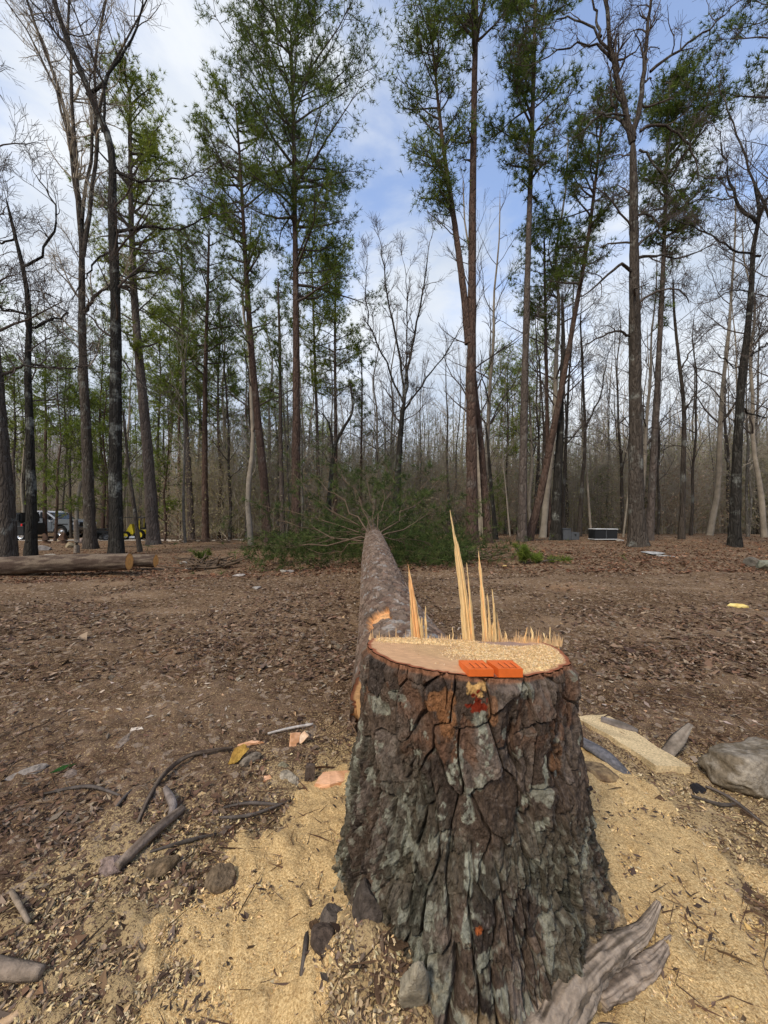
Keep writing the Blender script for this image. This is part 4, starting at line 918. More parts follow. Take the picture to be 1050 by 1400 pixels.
while cnt < 235 and tries < 6000:
    tries += 1
    Y = 16 + 30 * rng.random() ** 1.1; px = rng.uniform(-90, 1140)
    x = (px - CX) / F * Y
    if px < 250 and Y < 26: continue
    if 350 < px < 640 and Y < 19: continue
    if not free(x, Y, .9): continue
    k = rng.choice([0, 1, 2, 3, 4, 5], p=[.17, .20, .13, .22, .13, .15])
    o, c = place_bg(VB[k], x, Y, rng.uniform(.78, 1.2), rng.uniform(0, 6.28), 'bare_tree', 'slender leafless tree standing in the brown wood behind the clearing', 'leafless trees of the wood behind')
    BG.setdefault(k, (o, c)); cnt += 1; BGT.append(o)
# mid-distance pines
def bgpine(px, Y, k, s, label, grp=None):
    x = (px - CX) / F * Y
    return place_bg(VP[k], x, Y, s, rng.uniform(0, 6.28), 'pine_tree', label, grp)
G = 'pines standing back in the wood'
for px, Y, k, s in ((-40, 24, 1, .9), (18, 26, 0, .75), (62, 25, 1, .78), (95, 30, 0, .85), (140, 27, 1, .8), (165, 31, 2, 1.0), (215, 25, 0, .9), (232, 32, 1, 1.0), (245, 24, 1, .82), (272, 29, 0, .95), (300, 23, 1, .78), (318, 31, 2, 1.0),
                    (225, 21, 3, .95), (150, 23, 3, 1.1), (75, 21, 3, 1.05), (340, 27, 0, .85), (365, 33, 2, .95), (395, 30, 0, .75), (420, 36, 2, .9), (700, 30, 1, .72), (735, 25, 0, .78), (690, 22, 2, .80), (720, 36, 2, .8), (-70, 20, 0, .9), (10, 33, 2, 1), (120, 36, 2, 1), (190, 38, 2, 1), (260, 40, 2, 1), (450, 42, 2, .9), (40, 40, 2, 1.0)):
    BGP.append(bgpine(px, Y, k, s, 'green-topped pine standing back among the leafless trees', G)[0])
single_out(BGT, 'slim leafless tree'); single_out(BGP, 'green-topped background pine')
for px, Y, s, lb in ((683, 19, .33, 'small green cedar sapling by the thick double pine'), (886, 22, .5, 'small light green sapling behind the biggest right hardwood'), (822, 23, .42, 'dull olive cedar behind the black cabinet'), (1035, 24, .6, 'small green cedar between the trunks by the right edge')):
    bgpine(px, Y, 3, s, lb)
# far woodland: beyond counting, instanced
THK = {}
for k, px, Y, lb in ((0, 560, 24, 'pale leafy thicket shrub behind the vase-shaped hardwood'), (1, 615, 27, 'yellow-green budding shrub left of the thickest pine'), (2, 905, 21, 'russet twiggy shrub behind the biggest right hardwood')):
    x = (px - CX) / F * Y; tm, cm, fm = VT[k]; o = link('shrub', tm); o.location = (x, Y, gz(x, Y)); tag(o, lb, 'shrub'); c = link('crown', cm, o); f = link('foliage', fm, o); f['kind'] = 'stuff'; THK[k] = (o, c, f)
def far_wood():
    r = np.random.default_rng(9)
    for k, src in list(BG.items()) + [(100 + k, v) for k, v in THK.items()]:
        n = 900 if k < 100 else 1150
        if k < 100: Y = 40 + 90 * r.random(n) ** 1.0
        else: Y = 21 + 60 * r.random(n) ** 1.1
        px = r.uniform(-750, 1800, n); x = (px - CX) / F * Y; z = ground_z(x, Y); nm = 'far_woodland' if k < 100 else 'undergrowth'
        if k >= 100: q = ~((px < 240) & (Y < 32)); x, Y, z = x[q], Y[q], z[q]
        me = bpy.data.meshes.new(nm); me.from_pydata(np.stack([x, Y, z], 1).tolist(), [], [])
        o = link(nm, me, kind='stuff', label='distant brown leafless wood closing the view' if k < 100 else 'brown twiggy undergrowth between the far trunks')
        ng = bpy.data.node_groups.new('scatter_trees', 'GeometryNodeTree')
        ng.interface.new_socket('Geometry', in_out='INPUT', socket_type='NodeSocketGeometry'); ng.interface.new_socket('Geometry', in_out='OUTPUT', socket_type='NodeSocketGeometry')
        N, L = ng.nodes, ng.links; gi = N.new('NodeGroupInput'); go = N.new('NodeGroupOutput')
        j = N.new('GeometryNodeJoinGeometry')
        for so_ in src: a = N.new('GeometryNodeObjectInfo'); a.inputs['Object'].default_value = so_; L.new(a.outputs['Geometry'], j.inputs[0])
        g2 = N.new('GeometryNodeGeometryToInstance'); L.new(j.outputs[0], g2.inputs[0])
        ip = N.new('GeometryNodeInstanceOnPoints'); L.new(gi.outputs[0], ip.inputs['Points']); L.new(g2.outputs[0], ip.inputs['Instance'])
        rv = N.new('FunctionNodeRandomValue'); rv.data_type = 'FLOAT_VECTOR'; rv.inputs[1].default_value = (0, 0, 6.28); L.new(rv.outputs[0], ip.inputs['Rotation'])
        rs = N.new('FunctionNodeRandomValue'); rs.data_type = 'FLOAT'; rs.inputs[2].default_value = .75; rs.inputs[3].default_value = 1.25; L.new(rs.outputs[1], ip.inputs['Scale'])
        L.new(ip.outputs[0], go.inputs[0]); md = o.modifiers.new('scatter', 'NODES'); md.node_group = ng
far_wood()
#PART2
# ------------------------------------------------------------------ things lying about
from mathutils import noise as mn
def bm_obj(name, bm, m, parent=None, smooth=False):
    me = bpy.data.meshes.new(name); bmesh.ops.recalc_face_normals(bm, faces=bm.faces); bm.to_mesh(me); bm.free()
    for f in me.polygons: f.use_smooth = smooth
    if m: me.materials.append(m)
    return link(name, me, parent)
def paint(me, fn):
    a = me.attributes.new('Col', 'FLOAT_COLOR', 'POINT'); c = np.ones((len(me.vertices), 4), np.float32)
    co = np.zeros(len(me.vertices) * 3, np.float32); me.vertices.foreach_get('co', co); c[:, :3] = np.clip(fn(co.reshape(-1, 3)), 0, 1); a.data.foreach_set('color', c.ravel())
def rock(name, label, cat, loc, size, seed, col=(.22, .20, .17), col2=None, rot=(0, 0, 0), rough=.25, facets=13, m='stone', sub=4, group=None, sink=.25):
    bm = bmesh.new(); bmesh.ops.create_icosphere(bm, subdivisions=sub, radius=1); r = random.Random(seed)
    pl = [(Vector((r.gauss(0, 1), r.gauss(0, 1), r.gauss(0, .8))).normalized(), r.uniform(.50, .85)) for _ in range(facets)]
    E = Euler(rot).to_matrix()
    for v in bm.verts:
        p = v.co.copy()
        for n_, d in pl:
            k = p.dot(n_)
            if k > d: p -= n_ * (k - d) * .97
        q = p * 1.6 + Vector((seed * 3.1, 0, 0)); p *= 1 + rough * (mn.fractal(q, 1, 2, 4) * .5) + .035 * mn.noise(p * 7)
        v.co = E @ Vector((p.x * size[0], p.y * size[1], p.z * size[2]))
    o = bm_obj(name, bm, M[m], smooth=sub > 4); col = np.array(col); c2 = np.array(col2 if col2 is not None else col * .62)
    sc = 3.4 / max(size)
    paint(o.data, lambda c: col + (c2 - col) * ss(.35, .65, fbm(c[:, 0] * sc * 2 + c[:, 2] * sc, c[:, 1] * sc * 2 - c[:, 2] * sc, seed, 4))[:, None])
    o.location = (loc[0], loc[1], loc[2] + size[2] * (1 - sink * 2)); return tag(o, label, cat, group)
def stick(name, label, cat, pts, rad, sides=10, n=26, col=(.16, .13, .11), col2=(.07, .055, .045), m='driftwood', seed=0, knob=.12, flat=1.0, parent=None, group=None):
    p = smooth_path(pts, n); O = p[0].copy() if parent is None else None
    r = np.interp(np.linspace(0, 1, n), np.linspace(0, 1, len(rad)), rad); rng = np.random.default_rng(seed)
    a = np.arange(sides) / sides * 2 * np.pi; T = np.gradient(p, axis=0); T /= np.linalg.norm(T, axis=1)[:, None]
    U = np.cross(T, [0, 0, 1]); U /= np.linalg.norm(U, axis=1)[:, None] + 1e-9; Wv = np.cross(U, T)
    t = np.arange(n)[:, None] * .35; gr = (fbm(t * .12 + 0 * a, a[None] * 7 + .6 * np.sin(t * .5), seed + 3, 3) - .5) * (.5 if sides > 30 else 0)
    lob = 1 + gr + knob * (fbm(t * .5 + 0 * a, a[None] * 2.2 + 0 * t, seed, 4) - .5) * 2.6 + knob * .3 * np.sin(a * 3 + seed + t * .3)
    V = p[:, None] + r[:, None, None] * lob[..., None] * (U[:, None] * np.cos(a)[None, :, None] + flat * Wv[:, None] * np.sin(a)[None, :, None])
    V = np.concatenate([V.reshape(-1, 3), p[:1], p[-1:]]); b = n * sides
    i = np.arange(sides); cap = np.concatenate([np.stack([i, (i + 1) % sides, np.full(sides, b)], 1)[:, ::-1], np.stack([i + (n - 1) * sides, (i + 1) % sides + (n - 1) * sides, np.full(sides, b + 1)], 1)])
    c1, c2 = np.array(col), np.array(col2); k = ss(.35, .65, fbm(np.repeat(np.arange(n), sides) * (.05 if sides > 30 else .12), np.tile(a, n) * (8 if sides > 30 else 3), seed + 5, 4))
    cc = np.concatenate([c1 + (c2 - c1) * k[:, None], [c1, c1]])
    o = link(name, mesh_np(name, V - (O if O is not None else 0), [grid_faces(n, sides, True), cap], cols=cc, mats=[M[m]]), parent)
    if parent is None: o.location = O; tag(o, label, cat, group)
    return o
def slabpiece(name, label, cat, loc, outline, thick, col, col2=None, rot=(0, 0, 0), m='wood_flat', seed=0, group=None, jag=.0, subd=3):
    """split piece of wood, bark or stone: outline extruded, edges broken"""
    bm = bmesh.new(); r = random.Random(seed)
    vs = [bm.verts.new((x, y, 0)) for x, y in outline]; f = bm.faces.new(vs)
    ex = bmesh.ops.extrude_face_region(bm, geom=[f]); up = [g for g in ex['geom'] if isinstance(g, bmesh.types.BMVert)]
    for v in up: v.co.z += thick * r.uniform(.7, 1.15); v.co.x *= .92; v.co.y *= .94
    bmesh.ops.subdivide_edges(bm, edges=bm.edges[:], cuts=subd, use_grid_fill=True, fractal=0)
    s = max(abs(a) for p in outline for a in p)
    for v in bm.verts: v.co += Vector((mn.noise(v.co / s * 4 + Vector((seed, 0, 0))), mn.noise(v.co / s * 4 + Vector((0, seed, 3))), mn.noise(v.co / s * 5 + Vector((5, 0, seed))) * .5)) * s * (.06 + jag)
    bmesh.ops.triangulate(bm, faces=bm.faces[:])
    o = bm_obj(name, bm, M[m]); c1 = np.array(col); c2 = np.array(col2 if col2 is not None else c1 * .75)
    paint(o.data, lambda c: c1 + (c2 - c1) * ss(.35, .65, fbm(c[:, 0] / s * 2, c[:, 1] / s * 5 + c[:, 2] / s * 8, seed, 3))[:, None])
    o.location = loc; o.rotation_euler = rot; return tag(o, label, cat, group)
def G_(px, py, up=0.0): return on_ground(px, py, up)
ORW, ORD = (.74, .43, .25), (.52, .26, .12)

rock('boulder', 'large rounded grey-green boulder at the right edge beyond the sawdust', 'boulder', (1.60, 1.66, gz(1.60, 1.66)), (.225, .165, .11), 3, (.31, .265, .20), (.17, .135, .09), (0, 0, .2), .30, 9, sub=5, sink=.30)
# sawdust-covered slab and neighbours, right of the stump
def long_slab():
    a, b, c, d, e = G_(828, 979), G_(944, 1060), G_(895, 1056), G_(835, 1012), G_(786, 984)
    O = (a + b + d) / 3; pts = [(p - O)[:2] for p in (a, b, c, d, e)]
    bm = bmesh.new(); lo = [bm.verts.new((x, y, -.02)) for x, y in pts]; hi = [bm.verts.new((x, y, .022)) for x, y in pts]
    bm.faces.new(lo[::-1]); bm.faces.new(hi)
    for i in range(5): bm.faces.new((lo[i], lo[(i + 1) % 5], hi[(i + 1) % 5], hi[i]))
    bmesh.ops.subdivide_edges(bm, edges=bm.edges[:], cuts=5, use_grid_fill=True)
    for v in bm.verts: v.co += Vector((mn.noise(v.co * 12), mn.noise(v.co * 12 + Vector((4, 4, 4))), mn.noise(v.co * 9) * .35)) * .012
    o = bm_obj('flat_slab', bm, M['dust']); o.location = O
    paint(o.data, lambda q: np.array([.56, .43, .24]) * (.75 + .5 * vn(q[:, 0] * 80, q[:, 1] * 80, 4))[:, None]); tag(o, 'long flat slab thickly dusted with sawdust right behind the stump', 'slab')
    m = bpy.data.materials['chips']
long_slab()
p1, p2 = G_(790, 1010, .03), G_(866, 1066, .0)
stick('slate_bar', 'blue-grey flat stone bar half buried between slab and stump', 'stone', [p1, (p1 + p2) / 2 + [0, 0, .015], p2], [.035, .045, .012], 8, 14, (.19, .18, .18), (.11, .105, .105), 'stone', 4, .10, .35)
p = G_(822, 1062); rock('flat_rock', 'brown flat rock with sawdust on top next to the blue-grey bar', 'rock', p, (.11, .055, .03), 5, (.30, .21, .11), (.15, .10, .06), (0, 0, -.5), .15, 6)
a, b = G_(822, 984, .02), G_(872, 1000, .02); stick('grey_branch', 'short grey bark-covered branch lying along the top of the slab', 'branch', [a, (a + b) / 2, b], [.018, .026, .012], 8, 14, (.21, .18, .16), (.10, .085, .07), seed=8)
a = G_(908, 1034); b = P(944, 990, a[1] + .05); b[2] = max(b[2], gz(b[0], b[1]) + .03)
stick('split_stake', 'grey split piece of wood sticking up behind the boulder', 'wood piece', [a, (a + b) / 2, b], [.030, .034, .012], 6, 10, (.32, .27, .21), (.16, .13, .10), seed=9, flat=.4)
p = G_(955, 1082); slabpiece('bark_flake', 'small black bark flake between slab end and boulder', 'bark piece', p + [0, 0, .005], [(-.04, -.01), (0, -.03), (.04, 0), (.01, .025), (-.03, .02)], .012, (.03, .027, .027), rot=(.5, .2, .3), m='stone', seed=3)
# weathered forked branch, bottom right
root = thing('forked_driftwood', 'weathered grey forked branch in the bottom right corner against the stump foot', 'branch', (.42, .84, 0))
Oo = np.array([.42, .84, -.022])
stick('main_branch', None, None, np.array([(.20, .60, .10), (.30, .74, .085), (.42, .84, .085), (.56, .93, .062), (.66, .985, .045), (.745, 1.045, .055)]) - Oo, [.045, .046, .042, .032, .022, .006], 64, 120, (.38, .30, .22), (.13, .10, .07), seed=11, knob=.14, flat=.8, parent=root)
stick('side_fork', None, None, np.array([(.46, .84, .055), (.55, .885, .04), (.64, .925, .03), (.735, .985, .028)]) - Oo, [.026, .030, .020, .005], 48, 90, (.36, .28, .205), (.12, .09, .065), seed=12, knob=.14, flat=.7, parent=root)
stick('lower_fork', None, None, np.array([(.36, .72, .05), (.47, .775, .035), (.57, .80, .02)]) - Oo, [.04, .035, .01], 48, 60, (.34, .27, .20), (.12, .09, .065), seed=13, knob=.14, flat=.7, parent=root)
# stones around the stump
p = G_(563, 1385); rock('standing_stone', 'narrow buff stone slab standing upright at the stump front foot', 'stone', (p[0], p[1], p[2] - .02), (.036, .018, .085), 21, (.36, .31, .22), (.25, .22, .16), (.25, -.06, .2), .12, 9, sink=.1)
for i, (px, py, sz, c, lb) in enumerate((
    (300, 1212, (.048, .04, .042), (.20, .145, .09), 'angular brown stone half way down the left sawdust fan'), (222, 1190, (.05, .034, .028), (.22, .155, .09), 'flat tan stone beside the lower end of the grey stick'),
    (500, 1250, (.062, .045, .050), (.11, .088, .07), 'dark split stone wedged against the left foot of the stump'), (395, 1066, (.075, .035, .014), (.40, .34, .25), 'pale flat stone sprinkled with sawdust left of the big orange chunk'),
    (388, 1052, (.03, .02, .022), (.26, .23, .15), 'small greenish stone behind the pale flat stone'), (40, 1058, (.085, .035, .016), (.33, .28, .23), 'pale flat stone at the left edge of the clearing floor'),
    (172, 1014, (.075, .035, .014), (.27, .21, .16), 'brown flat stone alone above the curved branch'), (95, 1062, (.05, .03, .014), (.29, .22, .17), 'low tan stone right of the pale flat stone'),
    (152, 1190, (.05, .03, .026), (.30, .22, .18), 'rounded pinkish stone at the foot of the grey stick'), (345, 1040, (.06, .03, .02), (.28, .23, .17), 'long tan stone under the yellow leaf'),
    (455, 1262, (.035, .03, .022), (.15, .12, .095), 'small brown-grey stone left of the dark split stone'), (445, 1290, (.04, .03, .02), (.11, .08, .06), 'dark stone sunk in the sawdust below the split stone'))):
    p = G_(px, py); rock('stone', lb, 'stone', p, sz, 30 + i, c, rot=(random.Random(i).uniform(-.3, .3), 0, i * .8), rough=.18, facets=8)
p = G_(423, 1064, .02); slabpiece('bark_piece', 'dark upright bark piece between pale stone and orange chunk', 'bark piece', p + [0, 0, -.01], [(-.022, -.006), (.02, -.008), (.018, .007), (-.02, .008)], .06, (.12, .09, .07), rot=(-.15, .1, .2), m='stone', seed=5)
# fresh cut wood pieces
def chunk(px, py, outl, th, label, rot=(0, 0, 0), seed=0, up=.0, col=ORW, col2=ORD):
    p = G_(px, py, up); return slabpiece('wood_chunk', label, 'wood chunk', p, outl, th, col, col2, rot, 'wood_flat', seed)
chunk(457, 1072, [(-.085, -.015), (-.05, .045), (.06, .055), (.09, .0), (-.02, -.03)], .022, 'largest flat orange-pink wood chunk touching the left side of the stump', (.10, 0, .15), 2, .004)
chunk(403, 1012, [(-.03, -.025), (.01, -.035), (.03, .03), (-.02, .035)], .014, 'pink folded wood chunk standing like a tent, left face', (1.05, .1, .5), 3, .02)
chunk(413, 1010, [(-.022, -.035), (.018, -.03), (.012, .035), (-.02, .03)], .010, 'pale folded wood chunk leaning on the tent-shaped one, right face', (.9, .75, -.5), 4, .022, (.78, .58, .40), (.66, .43, .26))
chunk(343, 1017, [(-.06, -.01), (0, -.014), (.065, 0), (.0, .014)], .008, 'long thin pink sliver lying across the dark curved branch end', (0, 0, .1), 5, .006)
chunk(365, 1066, [(-.018, -.012), (.02, -.01), (.014, .014), (-.012, .015)], .010, 'small peach wood chip left of the pale flat stone', (.2, 0, .4), 6)
chunk(272, 1090, [(-.025, -.008), (.03, -.006), (.02, .014), (-.02, .012)], .006, 'small yellow chip above the grey stick', (.2, 0, .9), 7, .002, (.66, .50, .28), (.5, .34, .16))
chunk(45, 983, [(-.03, -.01), (.03, -.01), (.02, .012), (-.025, .01)], .008, 'lone peach chip far left on the brown floor', (0, 0, .1), 8)
chunk(187, 998, [(-.03, -.012), (.035, -.008), (.02, .016), (-.03, .012)], .008, 'white chip above the brown flat stone', (.1, 0, .3), 9, 0, (.72, .64, .52), (.6, .5, .38))
chunk(700, 1065, [(-.02, -.01), (.02, -.01), (.02, .01), (-.02, .01)], .004, 'chip hidden by stump', (0, 0, 0), 9) if False else None
p = G_(20, 1388, .01); q = G_(46, 1352, .012)
stick('splint', 'pale split splint of fresh wood in the bottom left corner', 'wood splint', [G_(-25, 1412, .01), p, q], [.012, .013, .005], 4, 8, (.68, .48, .30), (.5, .33, .18), 'wood_flat', 15, .05, .5)
stick('grey_log_end', 'end of a smooth grey branch entering at the bottom left', 'branch', [G_(-60, 1318, .02), G_(10, 1326, .025), G_(58, 1330, .022)], [.022, .022, .014], 10, 14, (.27, .21, .155), (.14, .11, .08), seed=16)
stick('twig', 'short kinked twig standing out above the grey branch at lower left', 'twig', [G_(15, 1218, .01), G_(28, 1240, .03), G_(40, 1262, .015)], [.006, .008, .006], 6, 10, (.32, .25, .18), (.18, .14, .10), seed=17)
stick('grey_stick', 'straight thick grey stick lying diagonally left of the sawdust fan', 'stick', [G_(160, 1186, .02), G_(205, 1142, .03), G_(250, 1105, .02)], [.015, .018, .013], 10, 30, (.24, .185, .14), (.10, .075, .055), seed=18, knob=.10)
stick('curved_branch', 'dark thin curved branch arching from the grey stick up to the yellow leaf', 'branch', [G_(188, 1126, .005), G_(205, 1088, .015), G_(228, 1055, .02), G_(262, 1032, .02), G_(318, 1022, .02)], [.006, .010, .010, .009, .006], 9, 40, (.15, .115, .085), (.055, .04, .03), seed=19)
stick('curved_branch', 'second stub beside the lower end of the dark curved branch', 'branch', [G_(232, 1122, .005), G_(236, 1100, .03), G_(226, 1078, .02)], [.012, .018, .010], 8, 12, (.26, .22, .19), (.14, .11, .09), seed=20)
stick('bleached_stick', 'thin white stripped stick behind the tent-shaped wood chunk', 'stick', [G_(366, 1003, .012), G_(395, 996, .016), G_(428, 990, .016)], [.005, .007, .007], 6, 8, (.52, .48, .43), (.38, .33, .28), seed=21)
for i, (pp, lb) in enumerate(((((305, 1104), (340, 1098), (385, 1100)), 'upper of two dark twigs above the sawdust fan'), (((300, 1118), (345, 1114), (398, 1094)), 'lower of two dark twigs above the sawdust fan'),
    (((205, 1165), (255, 1150), (296, 1140)), 'dark flat bark strip right of the grey stick'), (((412, 1345), (418, 1290), (422, 1255)), 'thin upright twig on the sawdust left of the stump foot'), (((150, 1115), (170, 1090), (180, 1080)), 'thin twig left of the curved branch'),
    (((60, 1085), (120, 1075), (165, 1088)), 'low thin twig at the far left'), (((965, 1075), (1000, 1092), (1048, 1130)), 'bent twig in front of the boulder'), (((945, 1088), (985, 1100), (1010, 1098)), 'dark twig between flake and boulder'))):
    q = [G_(a[0], a[1], .012 + .006 * (j == 1)) for j, a in enumerate(pp)]; stick('twig', lb, 'twig', q, [.005, .007, .004], 6, 12, (.12, .10, .085), (.06, .05, .04), seed=40 + i)
p = G_(326, 1030, .03); slabpiece('dry_leaf', 'big curled yellow-brown leaf on the end of the curved branch', 'leaf', p, [(-.05, -.03), (-.01, -.04), (.05, .0), (.03, .035), (-.02, .03)], .003, (.50, .32, .07), (.30, .17, .04), (.5, -.35, .2), 'stone', 12, jag=.10)
p = G_(86, 1050, .01); slabpiece('green_leaf', 'single dark green leaf on the brown floor at left', 'leaf', p, [(-.05, -.005), (0, -.015), (.05, .0), (0, .014)], .002, (.03, .09, .02), rot=(.3, 0, .7), m='stone', seed=13)
p = G_(1008, 829, .012); slabpiece('yellow_chip', 'bright yellow wood chip lying alone on the right of the clearing', 'wood chip', p, [(-.10, -.02), (0, -.04), (.10, -.01), (.06, .03), (-.06, .03)], .02, (.74, .60, .22), (.6, .42, .12), (.35, 0, -.5), 'wood_flat', 14)
p = G_(690, 774, .012); slabpiece('yellow_chip', 'tiny yellow chip on the floor beside the small pine sprig', 'wood chip', p, [(-.04, -.015), (.04, -.01), (.03, .02), (-.03, .02)], .015, (.66, .45, .18), rot=(.2, 0, 0), m='wood_flat', seed=15)
rl = np.random.default_rng(31)
for i in range(44):      # large brown leaves on and around the sawdust
    px, py = ((rl.uniform(180, 560), rl.uniform(1080, 1390)) if i % 3 else (rl.uniform(830, 1040), rl.uniform(1090, 1390)))
    p = G_(px, py, .006); s = rl.uniform(.014, .034); c = np.array([(.10, .062, .035), (.14, .085, .05), (.08, .05, .032), (.19, .12, .075)][rl.integers(4)])
    slabpiece('fallen_leaf', 'curled brown leaf lying on the sawdust-covered floor', 'leaf', p, [(-s, -s * .2), (-s * .3, -s * .55), (s * .6, -s * .4), (s, s * .15), (s * .2, s * .5), (-s * .7, s * .4)], .0018, c, rot=(rl.normal(0, .3), rl.normal(0, .3), rl.uniform(0, 6.28)), m='stone', seed=100 + i, group='brown leaves on the sawdust', jag=.16, subd=2)

# sawn logs at left
def log(label, A, B, r, seed, butt=True):
    O = np.array(A) * 1.0; root = thing('sawn_log', label, 'log', O); n, k = 90, 60
    A, B = np.array(A), np.array(B); d = (B - A) / np.linalg.norm(B - A); sd = np.cross(d, [0, 0, 1]); sd /= np.linalg.norm(sd); u = np.cross(sd, d)
    s = np.linspace(0, 1, n)[:, None]; a = (np.arange(k) / k * 2 * np.pi)[None]; L = np.linalg.norm(B - A)
    R = r * (1 + .02 * np.sin(a * 2 + s * 9)) + (fbm(a * r * 30 + 0 * s, s * L * 9, seed, 4) - .5) * .03
    c = A + (B - A) * s; c = c + np.array([0, 0, 1]) * (.02 * np.sin(s * 5))
    V = c[:, None] + R[..., None] * (sd * np.cos(a)[..., None] + u * np.sin(a)[..., None])
    k_ = fbm(a * r * 20 + 0 * s, s * L * 5, seed + 1, 4)[..., None]; cc = np.array([.075, .052, .038]) + (np.array([.165, .125, .088]) - np.array([.075, .052, .038])) * ss(.38, .66, k_)
    link('bark', mesh_np('bark', (V - O).reshape(-1, 3), grid_faces(n, k, True), cols=cc.reshape(-1, 3), mats=[M['bark_log']]), root)
    q = np.linspace(0, 1, 12)[:, None]; p0 = c[0] + (R[0][None] * q)[..., None] * (sd * np.cos(a)[..., None] + u * np.sin(a)[..., None])
    e = np.array([.85, .42, .13]) * (1 - .2 * np.sin(q * 40 + 0 * a)[..., None] ** 2); e = np.where((q + 0 * a > .93)[..., None], np.array([.3, .13, .06]), e)
    link('sawn_end', mesh_np('sawn_end', (p0 - O).reshape(-1, 3), grid_faces(12, k, True)[:, ::-1], cols=e.reshape(-1, 3), mats=[M['wood_flat']]), root)
def lz(px, py_c, Y): return P(px, py_c, Y)
log('nearer long sawn log at left, bright orange cut end facing the clearing', lz(177, 768, 7.55), lz(-150, 780, 6.9), .165, 1)
log('rear sawn log poking out to the right behind the long one', lz(213, 767, 8.3), lz(60, 770, 8.0), .135, 2)

# rocks, brush and stumps at the left rear
for i, (px, py, sz, c, lb) in enumerate(((60, 752, (.28, .2, .12), (.30, .27, .24), 'grey slanting stone behind the long log near the pickup'), (83, 742, (.24, .2, .13), (.35, .29, .19), 'tan rock in the heap before the pickup wheel'), (96, 748, (.3, .22, .12), (.36, .29, .18), 'low yellowish rock in the heap, nearest the pale trunk'),
    (100, 731, (.16, .14, .16), (.28, .26, .20), 'round greenish rock against the pickup wheel'), (113, 742, (.3, .2, .15), (.31, .24, .20), 'reddish rock at the right end of the heap'), (127, 745, (.28, .2, .10), (.30, .25, .2), 'flat rock behind the pale trunk'), (70, 760, (.25, .12, .04), (.38, .34, .28), 'thin pale slab lying just behind the log'),
    (251, 771, (.10, .08, .05), (.55, .50, .42), 'white chunk of limestone left of the brush pile'), (258, 779, (.11, .07, .035), (.45, .40, .33), 'flat pale stone in front of the white chunk'), (275, 776, (.12, .08, .035), (.40, .37, .28), 'pale stone at the foot of the brush pile'),
    (327, 788, (.12, .09, .03), (.42, .37, .32), 'lone flat pale stone on the left middle floor'), (351, 805, (.10, .06, .025), (.43, .38, .32), 'small pale stone nearer than the lone flat one'), (388, 782, (.10, .08, .03), (.40, .36, .3), 'left of two stones in line before the felled crown'), (398, 782, (.08, .06, .03), (.42, .37, .32), 'right of two stones in line before the felled crown'),
    (893, 757, (.42, .2, .035), (.42, .41, .38), 'wide flat white stone on the floor before the biggest hardwood'), (908, 761, (.2, .12, .03), (.38, .36, .32), 'smaller flat white stone right of the wide one'), (877, 744, (.13, .08, .08), (.42, .39, .34), 'pale rock between the roots of the biggest hardwood'),
    (1030, 774, (.24, .16, .12), (.17, .15, .12), 'dark rock of the little heap at the right edge'), (1047, 778, (.2, .2, .13), (.26, .26, .19), 'mossy rock of the little heap at the right edge'), (848, 740, (.16, .1, .06), (.33, .30, .26), 'small rock at the foot of the black cabinet'))):
    p = G_(px, py); rock('rock', lb, 'rock', p, sz, 60 + i, c, rot=(0, 0, i), rough=.2, facets=9, sub=3)
for (px, py, h, r, lb) in ((86, 744, .55, .16, 'short dark brown broken stump in front of the pickup wheel'), (63, 744, .5, .13, 'rusty brown snag leaning on the grey slanting stone')):
    p = G_(px, py, -.05); stick('broken_stump', lb, 'stump', [p, p + [.0, 0, h * .5], p + [-.12 if px < 70 else .05, 0, h]], [r * 1.4, r, r * .45], 10, 12, (.12, .07, .045), (.06, .04, .03), seed=px, knob=.3)
p = G_(105, 758, -.05); stick('dead_sapling', 'short bare grey sapling stub just behind the long log', 'stub', [p, p + [0, 0, .5], p + [-.03, 0, 1.15]], [.09, .07, .06], 9, 12, (.22, .18, .14), (.12, .1, .08), seed=3)
def brush(label, cx, cy, w, n, seed, green=False, dep=.4):
    r = np.random.default_rng(seed); c = G_(cx, cy); t = Tubes()
    for i in range(n):
        b = c + [r.uniform(-w, w), r.uniform(-dep, dep), 0]; b[2] = gz(b[0], b[1]) + r.uniform(0, .12); an = r.uniform(0, 6.28); L = r.uniform(.25, .8)
        e = b + [math.cos(an) * L, math.sin(an) * L * .6, r.uniform(-.05, .22)]; e[2] = max(e[2], gz(e[0], e[1]) + .01); m_ = (b + e) / 2 + r.normal(0, .03, 3); t.add([b, m_, e], [.02, .016, .008], 5)
    V_, F_ = t.geo(); root = link('brush_pile', mesh_np('brush_pile', V_ - c, F_, mats=[M['fallen_limb']])); root.location = c; root['kind'] = 'stuff'; root['label'] = label
    return root
brush('heap of dry sticks and torn brush left of centre', 285, 776, .45, 60, 1); brush('line of broken branches before the gravel drive', 285, 741, 2.6, 60, 2, dep=.6); brush('dry sticks below the felled crown', 420, 752, 1.0, 40, 3); brush('dry sticks right of the felled crown', 620, 765, .8, 40, 4)
def sprig(label, px, py, h, seed, n=70, w=.25, cols='mid'):
    r = np.random.default_rng(seed); c = G_(px, py); root = thing('pine_sprig', label, 'sprig', c); t = Tubes(); C, D = [], []
    for i in range(9):
        e = np.array([r.uniform(-w, w), r.uniform(-w, w), h * r.uniform(.4, 1)]); t.add([[0, 0, 0], e * .5 + [0, 0, .03], e], [.012, .008, .004], 5)
        for j in range(n // 9): C.append(e * r.uniform(.3, 1.05)); D.append([0, 0, .5])
    V_, F_ = t.geo(); link('stem', mesh_np('stem', V_, F_, mats=[M['twig']]), root)
    needle_mesh('foliage', np.array(C), np.array(D), 12, .12, .007, r, pick(r, GREENS[cols], len(C)), root, .8)
